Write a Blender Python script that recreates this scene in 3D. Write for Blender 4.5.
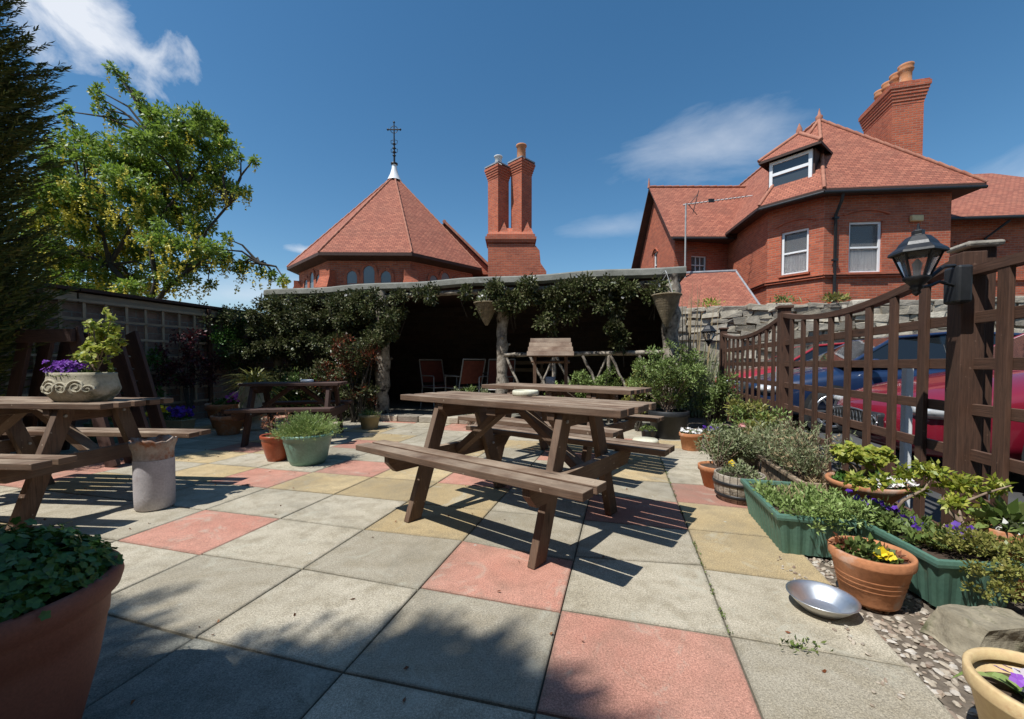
import bpy, math, random
import numpy as np
from mathutils import Vector, Matrix
R=random.Random(7); NR=np.random.RandomState(5)
PI=math.pi
for o in list(bpy.data.objects): bpy.data.objects.remove(o)
scene=bpy.context.scene; COL=scene.collection
# ------------------------------------------------------------------ camera
EYE=.953
cam=bpy.data.cameras.new('camera'); cam.sensor_width=36; cam.lens=36*409.45/1024; cam.shift_y=.0161
cam.clip_start=.05; cam.clip_end=3000
co=bpy.data.objects.new('camera',cam); COL.objects.link(co); co.location=(0,0,EYE); co.rotation_euler=(PI/2-.0292,0,0); scene.camera=co
scene.render.resolution_x=1024; scene.render.resolution_y=719
# ------------------------------------------------------------------ light
SUN=Vector((-.475,-.347,1)).normalized()
sl=bpy.data.lights.new('sun','SUN'); sl.energy=4.9; sl.angle=math.radians(.5); sl.color=(1,.995,.97)
so=bpy.data.objects.new('sun',sl); COL.objects.link(so); so.rotation_euler=SUN.to_track_quat('Z','Y').to_euler(); so.location=(-6,-5,15)
w=bpy.data.worlds.new('World'); scene.world=w; w.use_nodes=True
def build_world():
    t=w.node_tree; n=t.nodes; l=t.links; n.clear()
    out=n.new('ShaderNodeOutputWorld'); bg=n.new('ShaderNodeBackground'); sky=n.new('ShaderNodeTexSky')
    sky.sky_type='NISHITA'; sky.sun_disc=False; sky.sun_elevation=math.asin(SUN.z); sky.sun_rotation=math.atan2(SUN.x,SUN.y)
    sky.altitude=60; sky.air_density=1.0; sky.dust_density=.35; sky.ozone_density=1.2
    hs=n.new('ShaderNodeHueSaturation'); hs.inputs['Hue'].default_value=.493; hs.inputs['Saturation'].default_value=1.28; hs.inputs['Value'].default_value=1.22
    l.new(sky.outputs[0],hs.inputs['Color'])
    tc=n.new('ShaderNodeTexCoord'); prev=hs.outputs[0]
    # clouds: (direction, angular radii along x / z, noise scale, density)
    def cloud(d,sx,sz,scale,dens,stretch,thr,tilt=0.0):
        nonlocal prev
        d=Vector(d).normalized()
        right=Vector((d.y,-d.x,0)).normalized(); up=right.cross(d)
        r2=(right*math.cos(tilt)+up*math.sin(tilt)); u2=(up*math.cos(tilt)-right*math.sin(tilt))
        def dot(v,k):
            m=n.new('ShaderNodeVectorMath'); m.operation='DOT_PRODUCT'; l.new(tc.outputs['Generated'],m.inputs[0]); m.inputs[1].default_value=v*k; return m.outputs['Value']
        def mth(op,a,b=None,c=None):
            m=n.new('ShaderNodeMath'); m.operation=op
            for i,x in enumerate((a,b,c)):
                if x is None: continue
                if isinstance(x,(int,float)): m.inputs[i].default_value=x
                else: l.new(x,m.inputs[i])
            return m.outputs[0]
        X=dot(r2,1/sx); Y=dot(u2,1/sz); F=dot(d,1)
        r=mth('SQRT',mth('ADD',mth('MULTIPLY',X,X),mth('MULTIPLY',Y,Y)))
        cb=n.new('ShaderNodeCombineXYZ'); l.new(mth('MULTIPLY',X,sx*scale/stretch),cb.inputs[0]); l.new(mth('MULTIPLY',Y,sz*scale),cb.inputs[1]); l.new(F,cb.inputs[2])
        nz=n.new('ShaderNodeTexNoise'); nz.inputs['Scale'].default_value=1; nz.inputs['Detail'].default_value=8; nz.inputs['Roughness'].default_value=.58; nz.inputs['Distortion'].default_value=.35
        l.new(cb.outputs[0],nz.inputs['Vector'])
        v=mth('SUBTRACT',mth('ADD',nz.outputs['Fac'],mth('MULTIPLY',mth('SUBTRACT',1.0,r),.42)),thr)
        v=mth('MULTIPLY',v,dens); 
        v=mth('MINIMUM',mth('MAXIMUM',v,0.0),.93); v=mth('MULTIPLY',v,mth('GREATER_THAN',F,0.0))
        mx=n.new('ShaderNodeMixRGB'); l.new(v,mx.inputs[0]); l.new(prev,mx.inputs[1]); mx.inputs[2].default_value=(8.3,8.7,9.4,1)
        prev=mx.outputs[0]
    cloud((-1.12,1,.91),.15,.075,13,3.2,1.0,.47,-.30)
    cloud((-.90,1,.745),.05,.02,18,1.6,1.6,.50,-.6)
    cloud((.47,1,.52),.21,.075,9,1.0,2.4,.50,.0)
    cloud((1.27,1,.43),.26,.07,8,1.0,3.0,.52,.35)
    cloud((.24,1,.33),.13,.03,12,.6,3.0,.50,.05)
    cloud((-.50,1,.275),.045,.012,26,1.5,2.0,.50,0)
    cloud((-.62,1,.17),.22,.05,9,1.1,2.5,.50,.1)
    l.new(prev,bg.inputs[0]); bg.inputs[1].default_value=.094; l.new(bg.outputs[0],out.inputs[0])
build_world()
scene.view_settings.view_transform='Standard'; scene.view_settings.look='None'; scene.view_settings.gamma=1; scene.view_settings.exposure=0.13
scene.cycles.max_bounces=6; scene.cycles.transparent_max_bounces=8; scene.cycles.diffuse_bounces=3; scene.cycles.glossy_bounces=3
# ------------------------------------------------------------------ materials
MC={}
class NB:
    def __init__(s,name):
        s.m=bpy.data.materials.new(name); s.m.use_nodes=True; s.t=s.m.node_tree; s.n=s.t.nodes; s.l=s.t.links
        s.b=s.n['Principled BSDF']; s.out=s.n['Material Output']; s.tc=s.n.new('ShaderNodeTexCoord')
    def map(s,src='UV',scale=(1,1,1)):
        m=s.n.new('ShaderNodeMapping'); s.l.new(s.tc.outputs[src],m.inputs[0]); m.inputs['Scale'].default_value=scale; return m.outputs[0]
    def noise(s,vec,scale,detail=5,rough=.55,dist=0):
        t=s.n.new('ShaderNodeTexNoise'); t.inputs['Scale'].default_value=scale; t.inputs['Detail'].default_value=detail; t.inputs['Roughness'].default_value=rough; t.inputs['Distortion'].default_value=dist
        s.l.new(vec,t.inputs['Vector']); return t.outputs['Fac']
    def ramp(s,fac,pts,interp='LINEAR'):
        r=s.n.new('ShaderNodeValToRGB'); r.color_ramp.interpolation=interp; e=r.color_ramp.elements
        while len(e)<len(pts): e.new(.5)
        for i,(p,c) in enumerate(pts):
            e[i].position=p; e[i].color=(c,c,c,1) if isinstance(c,(int,float)) else (*c,1)
        s.l.new(fac,r.inputs[0]); return r.outputs[0]
    def mix(s,f,a,b,mode='MIX'):
        m=s.n.new('ShaderNodeMixRGB'); m.blend_type=mode
        for i,x in enumerate((f,a,b)):
            if isinstance(x,(int,float)): m.inputs[i].default_value=x if i==0 else (x,x,x,1)
            elif isinstance(x,tuple): m.inputs[i].default_value=(*x,1)
            else: s.l.new(x,m.inputs[i])
        return m.outputs[0]
    def math(s,op,a,b=0.0):
        m=s.n.new('ShaderNodeMath'); m.operation=op
        for i,x in enumerate((a,b)):
            if isinstance(x,(int,float)): m.inputs[i].default_value=x
            else: s.l.new(x,m.inputs[i])
        return m.outputs[0]
    def bump(s,h,dist=.005,strength=1,prev=None):
        b=s.n.new('ShaderNodeBump'); b.inputs['Distance'].default_value=dist; b.inputs['Strength'].default_value=strength
        s.l.new(h,b.inputs['Height'])
        if prev is not None: s.l.new(prev,b.inputs['Normal'])
        return b.outputs[0]
    def fin(s,col,rough=.8,nrm=None,metal=0,spec=.5):
        if isinstance(col,tuple): s.b.inputs['Base Color'].default_value=(*col,1)
        else: s.l.new(col,s.b.inputs['Base Color'])
        if isinstance(rough,(int,float)): s.b.inputs['Roughness'].default_value=rough
        else: s.l.new(rough,s.b.inputs['Roughness'])
        if nrm is not None: s.l.new(nrm,s.b.inputs['Normal'])
        s.b.inputs['Metallic'].default_value=metal; s.b.inputs['Specular IOR Level'].default_value=spec
        return s.m
def rough_mat(name,c1,c2,scale=6,rough=.85,bd=.003,src='Object',fine=60,spots=None,spec=.4):
    k=NB(name); v=k.map(src); a=k.noise(v,scale,6,.6); f=k.noise(v,fine,4,.6)
    col=k.ramp(a,[(.3,c1),(.7,c2)]); col=k.mix(.35,col,k.ramp(f,[(.3,.35),(.7,.75)]),'OVERLAY')
    if spots:
        sp=k.ramp(k.noise(v,spots[1],6,.65),[(spots[2],0.0),(spots[2]+.12,1.0)]); col=k.mix(sp,col,spots[0])
    return k.fin(col,rough,k.bump(f,bd,.6),spec=spec)
def wood_mat(name,c1,c2,grey,rough=.75,gs=1.0):
    k=NB(name); v=k.map('UV',(1.6*gs,22*gs,1)); g=k.noise(v,3,7,.65,1.2); v2=k.map('UV',(3*gs,120*gs,1)); g2=k.noise(v2,2,3,.6)
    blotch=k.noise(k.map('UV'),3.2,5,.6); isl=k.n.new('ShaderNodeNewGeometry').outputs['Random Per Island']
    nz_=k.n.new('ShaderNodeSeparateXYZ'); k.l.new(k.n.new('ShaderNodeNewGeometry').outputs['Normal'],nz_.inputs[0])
    top=k.ramp(nz_.outputs[2],[(.3,.35),(.8,1.25)])  # bleached tops; also paints shade: up-facing wood lighter, upright faces darker
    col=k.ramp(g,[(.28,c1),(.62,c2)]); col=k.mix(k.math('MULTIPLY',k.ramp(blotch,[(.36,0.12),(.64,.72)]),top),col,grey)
    col=k.mix(.5,col,k.ramp(g2,[(.3,.3),(.7,.7)]),'OVERLAY')
    col=k.mix(.8,col,k.ramp(isl,[(0,.72),(1,1.15)]),'MULTIPLY')
    kn=k.n.new('ShaderNodeTexVoronoi'); kn.inputs['Scale'].default_value=1; k.l.new(k.map('UV',(2.1,9,1)),kn.inputs['Vector'])
    col=k.mix(k.ramp(kn.outputs['Distance'],[(.03,.75),(.11,0.0)]),col,(c1[0]*.4,c1[1]*.4,c1[2]*.4))
    ck_=k.noise(k.map('UV',(1.2*gs,60*gs,1)),2.2,6,.7,.3); col=k.mix(k.ramp(ck_,[(.62,0.0),(.66,.8)]),col,(c1[0]*.35,c1[1]*.35,c1[2]*.35))
    sp_=k.noise(k.map('Object'),38,3,.5); col=k.mix(k.ramp(sp_,[(.70,0.0),(.74,.6)]),col,(grey[0]*1.3,grey[1]*1.35,grey[2]*1.4))
    return k.fin(col,rough,k.bump(k.mix(.5,g,g2),.0025,.9),spec=.4)
def brick_mat(name,c1,c2,mortar,bw=.225,bh=.075,ms=.009,bump=.006,weather=(.12,.05,.03),wamt=.3,bias=0.0,tile=False):
    k=NB(name); v=k.map('UV'); b=k.n.new('ShaderNodeTexBrick'); k.l.new(v,b.inputs['Vector'])
    b.inputs['Scale'].default_value=1; b.inputs['Brick Width'].default_value=bw; b.inputs['Row Height'].default_value=bh; b.inputs['Mortar Size'].default_value=ms
    b.inputs['Mortar Smooth'].default_value=.15; b.inputs['Bias'].default_value=bias; b.offset=.5
    b.inputs['Color1'].default_value=(*c1,1); b.inputs['Color2'].default_value=(*c2,1); b.inputs['Mortar'].default_value=(*mortar,1)
    big=k.noise(v,1.1,6,.65); fine=k.noise(v,26,4,.6); med=k.noise(v,6,4,.6)
    col=k.mix(k.ramp(big,[(.45,0.0),(.75,wamt)]),b.outputs[0],weather)
    col=k.mix(.2 if tile else .45,col,k.ramp(fine,[(.3,.35),(.7,.7)]),'OVERLAY'); col=k.mix(.25 if tile else .4,col,k.ramp(med,[(.3,.38),(.7,.64)]),'OVERLAY')
    h=k.math('SUBTRACT',1.0,b.outputs['Fac']); 
    if tile:
        sx=k.n.new('ShaderNodeSeparateXYZ'); k.l.new(v,sx.inputs[0]); fr=k.math('FRACT',k.math('DIVIDE',sx.outputs[1],bh)); h=k.math('ADD',k.math('MULTIPLY',h,.5),k.math('SUBTRACT',1.0,fr))
    n1=k.bump(h,bump,.9); return k.fin(col,.85,k.bump(fine,.003,.5,n1),spec=.3)
def slab_mat(name,c1,c2,stain):
    k=NB(name); v=k.map('Object'); isl=k.n.new('ShaderNodeNewGeometry').outputs['Random Per Island']
    a=k.noise(v,2.3,8,.65); b=k.noise(v,9,6,.65); f=k.noise(v,150,3,.7); g=k.noise(v,320,2,.6)
    col=k.ramp(a,[(.32,c1),(.68,c2)]); col=k.mix(.9,col,k.ramp(isl,[(0,.78),(.5,1.0),(1,1.16)]),'MULTIPLY')
    col=k.mix(k.ramp(b,[(.46,0.0),(.66,.65)]),col,stain); 
    col=k.mix(.55,col,k.ramp(f,[(.32,.2),(.66,.8)]),'OVERLAY'); col=k.mix(.5,col,k.ramp(g,[(.32,.2),(.68,.8)]),'OVERLAY')
    pit=k.ramp(k.noise(v,75,4,.6),[(.64,0.0),(.70,.45)]); col=k.mix(pit,col,(.10,.09,.065))
    col=k.mix(k.ramp(k.noise(v,3.3,8,.72,1.5),[(.55,0.0),(.66,.45)]),col,(.46,.44,.35))
    vo=k.n.new('ShaderNodeTexVoronoi'); vo.inputs['Scale'].default_value=7; k.l.new(v,vo.inputs['Vector'])
    sp=k.ramp(vo.outputs['Distance'],[(.035,.8),(.075,0.0)]); col=k.mix(k.math('MULTIPLY',sp,k.ramp(k.noise(v,5,2),[(.5,0.0),(.56,1.0)])),col,(.5,.5,.43))
    col=k.mix(k.ramp(k.noise(v,1.0,7,.7,.6),[(.5,0.0),(.72,.55)]),col,(.16,.148,.115))
    # worn dirty rim: edge distance stored as vertex-free UV (0..1 per slab)
    ux=k.n.new('ShaderNodeSeparateXYZ'); k.l.new(k.tc.outputs['UV'],ux.inputs[0])
    ex=k.math('MINIMUM',ux.outputs[0],k.math('SUBTRACT',1.0,ux.outputs[0])); ey=k.math('MINIMUM',ux.outputs[1],k.math('SUBTRACT',1.0,ux.outputs[1]))
    e=k.math('ADD',k.math('MINIMUM',ex,ey),k.math('MULTIPLY',k.math('SUBTRACT',k.noise(v,14,5,.6),.5),.07))
    col=k.mix(k.ramp(e,[(.0,.3),(.022,0.0)]),col,(.13,.12,.09))
    return k.fin(col,.92,k.bump(k.mix(.5,f,g),.0022,.8,k.bump(b,.004,.4)),spec=.25)
def leaf_mat(name,cols,rough=.45,trans=.35,spec=.4):
    k=NB(name); isl=k.n.new('ShaderNodeNewGeometry').outputs['Random Per Island']; n=len(cols)
    col=k.ramp(isl,[(i/max(1,n-1),c) for i,c in enumerate(cols)])
    col=k.mix(.5,col,k.ramp(k.noise(k.map('Object'),1.7,3),[(.3,.35),(.7,.68)]),'OVERLAY')
    k.fin(col,rough,spec=spec)
    tr=k.n.new('ShaderNodeBsdfTranslucent'); k.l.new(k.mix(.6,col,(.25,.35,.03),'ADD') if trans>.3 else col,tr.inputs[0])
    ms=k.n.new('ShaderNodeMixShader'); ms.inputs[0].default_value=trans*.75; k.l.new(k.b.outputs[0],ms.inputs[1]); k.l.new(tr.outputs[0],ms.inputs[2]); k.l.new(ms.outputs[0],k.out.inputs[0])
    return k.m
def glass_mat(name,c=(.02,.03,.035),rough=.05):
    k=NB(name); v=k.map('Object'); return k.fin(c,rough,k.bump(k.noise(v,3,2),.003,.3),spec=.8)
M={}
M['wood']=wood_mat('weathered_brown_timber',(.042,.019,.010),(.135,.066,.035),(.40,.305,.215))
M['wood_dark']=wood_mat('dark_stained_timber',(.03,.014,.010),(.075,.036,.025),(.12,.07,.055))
M['fence']=wood_mat('red_brown_fence_stain',(.042,.019,.010),(.102,.047,.027),(.155,.09,.06))
M['trellis']=wood_mat('grey_trellis_batten',(.25,.17,.11),(.38,.28,.18),(.45,.35,.25))
M['bark']=rough_mat('rustic_bark',(.12,.09,.065),(.46,.40,.32),14,.95,.012,'Object',45,((.03,.022,.016),9,.52))
M['trunk']=rough_mat('tree_bark',(.035,.028,.02),(.085,.07,.05),9,.95,.01)
M['twig']=rough_mat('twig',(.16,.1,.065),(.34,.26,.19),20,.9,.002)
M['brick']=brick_mat('red_brick',(.52,.13,.06),(.36,.08,.04),(.36,.19,.13),ms=.010,weather=(.2,.07,.045),wamt=.55)
M['brick_trim']=brick_mat('moulded_red_brick',(.50,.14,.07),(.40,.105,.055),(.28,.12,.08),ms=.006)
M['brick_old']=brick_mat('old_brown_brick',(.30,.19,.14),(.22,.15,.115),(.27,.24,.2),bw=.3,bh=.11,weather=(.06,.055,.045),wamt=.5)
M['shade_dark_brick']=brick_mat('brick_darkened_for_shade',(.09,.065,.05),(.06,.045,.035),(.08,.07,.06),bw=.3,bh=.11)  # brick colour darkened to carry the deep shade inside the shelter
M['tile']=brick_mat('red_clay_roof_tile',(.42,.152,.092),(.28,.092,.058),(.11,.045,.033),bw=.17,bh=.10,ms=.006,bump=.014,weather=(.2,.09,.06),wamt=.45,tile=True)
M['ridge']=rough_mat('ridge_tile',(.30,.11,.07),(.42,.19,.12),5,.85,.004)
M['terra']=rough_mat('terracotta',(.40,.155,.065),(.52,.23,.105),4,.85,.0025,spots=((.5,.34,.25),7,.55))
M['terra_red']=rough_mat('glazed_red_pot',(.28,.06,.025),(.37,.09,.04),5,.35,.0006)
M['terra_matt']=rough_mat('plastic_terracotta',(.21,.072,.045),(.27,.10,.062),3,.7,.0008,fine=150,spots=((.28,.15,.11),5,.6))
M['cream']=rough_mat('cream_glazed_pot',(.55,.38,.18),(.68,.5,.27),4,.55,.001,spots=((.4,.18,.08),7,.62))
M['turq']=rough_mat('turquoise_glaze',(.13,.25,.19),(.18,.31,.24),5,.4,.0008)
M['green_pl']=rough_mat('green_plastic',(.07,.155,.11),(.11,.205,.155),4,.55,.0008,spots=((.13,.16,.1),8,.6))
M['black_pl']=rough_mat('black_plastic',(.012,.013,.014),(.03,.032,.035),5,.5,.0008)
M['black_iron']=rough_mat('black_painted_iron',(.012,.012,.013),(.025,.025,.026),20,.4,.0008)
M['tan_pot']=rough_mat('buff_pot',(.25,.2,.1),(.35,.28,.16),6,.8,.001)
M['stone_cast']=rough_mat('cast_stone',(.33,.29,.2),(.52,.46,.34),7,.95,.004,spots=((.2,.18,.11),8,.56))
M['stone_wall']=rough_mat('rubble_stone',(.20,.18,.15),(.42,.38,.31),2.4,.95,.015,fine=24,spots=((.13,.12,.1),3,.55))
M['mortar']=rough_mat('lime_mortar',(.24,.2,.15),(.38,.33,.26),6,.95,.01,fine=30)
M['concrete']=rough_mat('aggregate_bin_concrete',(.37,.335,.33),(.49,.45,.44),6,.9,.002,fine=90,spots=((.3,.24,.23),9,.6))
M['rim_dirty']=rough_mat('stained_render',(.22,.15,.11),(.48,.41,.34),10,.9,.003,spots=((.28,.1,.04),7,.52))
M['white']=rough_mat('white_gloss_paint',(.74,.74,.72),(.82,.82,.8),5,.4,.0005)
M['white_mortar']=rough_mat('white_mortar',(.5,.48,.45),(.72,.7,.66),9,.9,.004)
M['lead']=rough_mat('lead_flashing',(.2,.2,.21),(.34,.34,.35),6,.6,.003)
M['felt']=rough_mat('grey_green_mineral_felt',(.13,.13,.11),(.25,.245,.21),5,.95,.004,fine=90,spots=((.3,.3,.28),8,.6))
M['soil']=rough_mat('soil',(.035,.022,.015),(.09,.06,.04),25,1,.01)
M['coir']=rough_mat('coir_lining',(.13,.10,.06),(.27,.21,.13),18,1,.01)
M['asphalt']=rough_mat('asphalt',(.05,.05,.05),(.085,.082,.078),3,.95,.003,fine=140)
M['joint']=rough_mat('joint_dirt',(.06,.055,.04),(.13,.12,.09),14,1,.003)
M['ground']=rough_mat('dry_ground',(.09,.085,.06),(.14,.13,.09),1.2,1,.01,fine=20)
M['buff_rock']=rough_mat('buff_mossy_rock',(.17,.145,.10),(.36,.31,.22),7,.95,.012,fine=40,spots=((.10,.10,.05),9,.52))
M['gravel_base']=rough_mat('gravel_bed',(.09,.07,.05),(.2,.16,.12),20,1,.01,fine=90)
M['pebble']=None
k=NB('pebbles'); isl=k.n.new('ShaderNodeNewGeometry').outputs['Random Per Island']
M['pebble']=k.fin(k.mix(.5,k.ramp(isl,[(0,(.30,.25,.19)),(.35,(.45,.38,.29)),(.6,(.2,.13,.09)),(.8,(.35,.3,.24)),(1,(.55,.5,.43))]),k.ramp(k.noise(k.map('Object'),70,4),[(.3,.35),(.7,.65)]),'OVERLAY'),.85)
k=NB('rubble_blocks'); isl=k.n.new('ShaderNodeNewGeometry').outputs['Random Per Island']; nn=k.noise(k.map('Object'),5,7,.65); n2=k.noise(k.map('Object'),32,4)
c_=k.mix(.7,k.ramp(isl,[(0,(.28,.24,.18)),(.35,(.44,.385,.295)),(.7,(.23,.20,.16)),(1,(.54,.48,.38))]),k.ramp(nn,[(.3,.3),(.7,.72)]),'OVERLAY')
M['rubble']=k.fin(c_,.95,k.bump(n2,.012,.7,k.bump(nn,.05,.6)),spec=.2)
M['slab_grey']=slab_mat('slab_grey',(.33,.285,.207),(.46,.405,.31),(.262,.22,.15))
M['slab_red']=slab_mat('slab_red',(.40,.182,.13),(.47,.245,.18),(.33,.17,.12))
M['slab_buff']=slab_mat('slab_buff',(.41,.30,.155),(.48,.37,.21),(.31,.24,.14))
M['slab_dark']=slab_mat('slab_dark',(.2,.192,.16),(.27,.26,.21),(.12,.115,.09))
M['steel']=rough_mat('brushed_steel',(.7,.7,.7),(.82,.82,.8),14,.4,.0004); M['steel'].node_tree.nodes['Principled BSDF'].inputs['Metallic'].default_value=1
M['alu']=rough_mat('alloy',(.5,.51,.52),(.62,.63,.64),10,.3,.0003); M['alu'].node_tree.nodes['Principled BSDF'].inputs['Metallic'].default_value=.9
M['chair_metal']=rough_mat('grey_painted_metal',(.28,.28,.27),(.4,.4,.38),9,.45,.0005)
M['red_mesh']=rough_mat('faded_red_mesh',(.13,.035,.022),(.2,.055,.035),12,.8,.001)
M['glass']=glass_mat('window_glass',(.05,.06,.065),.06)
M['lead_glass']=glass_mat('leaded_glass',(.16,.18,.19),.25)
M['lamp_glass']=glass_mat('lamp_glass',(.2,.17,.15),.1)
k=NB('clear_glass'); k.b.inputs['Transmission Weight'].default_value=.85; k.b.inputs['IOR'].default_value=1.05; M['clear']=k.fin((.75,.7,.66),.08)
k=NB('net_curtain'); cv=k.noise(k.map('Object',(38,38,1)),1.0,3,.5,.4); M['net']=k.fin(k.ramp(cv,[(.3,(.42,.45,.46)),(.7,(.68,.71,.7))]),.9,k.bump(cv,.01,.6))
def paint(name,c):
    k=NB(name); k.b.inputs['Coat Weight'].default_value=1; k.b.inputs['Coat Roughness'].default_value=.04; k.b.inputs['Metallic'].default_value=.25
    return k.fin(k.mix(.15,c,k.ramp(k.noise(k.map('Object'),2,4),[(.3,.4),(.7,.6)]),'OVERLAY'),.32)
def paint2(n,c):
    k=NB(n); k.b.inputs['Coat Weight'].default_value=1; k.b.inputs['Coat Roughness'].default_value=.05
    return k.fin((c[0],c[1],c[2]),.35)
M['car_red']=paint2('red_car_paint',(.20,.008,.022)); M['car_blue']=paint2('blue_car_paint',(.009,.024,.07)); M['car_red2']=paint2('bright_red_car_paint',(.33,.015,.02))
M['car_glass']=glass_mat('car_glass',(.012,.015,.017),.03); M['rubber']=rough_mat('rubber',(.015,.015,.015),(.03,.03,.03),12,.8,.001)
k=NB('headlamp'); M['headlamp']=k.fin(k.ramp(k.noise(k.map('Object'),14,3),[(.4,(.5,.52,.52)),(.6,(.85,.86,.86))]),.1,None,.3,.8)
# leaves
LM={}
LM['conifer']=leaf_mat('conifer_needles',[(.07,.09,.02),(.13,.15,.035),(.08,.10,.025),(.2,.18,.06)],.7,.15,.2)
LM['laburnum']=leaf_mat('laburnum_leaves',[(.13,.21,.03),(.2,.30,.05),(.10,.16,.03),(.29,.37,.08)],.45,.4)
LM['yellow']=leaf_mat('yellow_racemes',[(.72,.60,.07),(.6,.50,.05),(.8,.7,.14)],.6,.25)
LM['golden']=leaf_mat('golden_leaves',[(.28,.32,.04),(.4,.38,.06),(.14,.22,.03),(.45,.42,.1)],.45,.35)
LM['deep']=leaf_mat('deep_green_leaves',[(.045,.105,.018),(.08,.17,.03),(.055,.125,.025)],.4,.2)
LM['mid']=leaf_mat('mid_green_leaves',[(.09,.14,.03),(.15,.21,.05),(.21,.26,.08),(.07,.11,.03)],.5,.25)
LM['lime']=leaf_mat('lime_leaves',[(.22,.32,.08),(.34,.42,.15),(.17,.26,.06)],.55,.25)
LM['grey']=leaf_mat('grey_green_leaves',[(.19,.23,.10),(.30,.32,.17),(.14,.18,.07),(.36,.35,.21)],.6,.2)
LM['climber']=leaf_mat('climber_leaves',[(.045,.06,.02),(.08,.10,.03),(.14,.15,.06),(.24,.22,.13)],.4,.15,.4)
LM['redleaf']=leaf_mat('red_young_leaves',[(.07,.045,.02),(.14,.035,.02),(.06,.06,.02),(.26,.05,.025)],.4,.2)
LM['wine']=leaf_mat('wine_leaves',[(.06,.015,.018),(.11,.02,.025),(.04,.02,.015)],.5,.2)
LM['bronze']=leaf_mat('bronze_green_leaves',[(.15,.17,.04),(.27,.27,.06),(.34,.30,.09),(.11,.14,.03)],.45,.25)
LM['purple']=leaf_mat('purple_petals',[(.08,.02,.28),(.12,.025,.36),(.05,.015,.2)],.6,.2)
LM['aubrietia']=leaf_mat('aubrietia_petals',[(.16,.03,.34),(.26,.06,.46),(.10,.02,.25)],.6,.2)
LM['violet']=leaf_mat('violet_petals',[(.32,.12,.55),(.25,.06,.45),(.5,.3,.7)],.6,.2)
LM['magenta']=leaf_mat('magenta_petals',[(.4,.05,.32),(.5,.1,.4)],.6,.2)
LM['whitep']=leaf_mat('white_petals',[(.75,.73,.68),(.8,.78,.72),(.7,.62,.66)],.6,.2)
LM['yellowp']=leaf_mat('yellow_petals',[(.85,.68,.02),(.8,.55,.02)],.6,.2)
LM['pink']=leaf_mat('pink_petals',[(.75,.3,.3),(.7,.4,.35)],.6,.2)
LM['straw']=leaf_mat('dry_stems',[(.38,.28,.15),(.5,.38,.22),(.28,.2,.1)],.7,.2)
LM['rust']=leaf_mat('withered_leaves',[(.25,.08,.03),(.16,.06,.03),(.3,.14,.06)],.7,.2)
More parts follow.
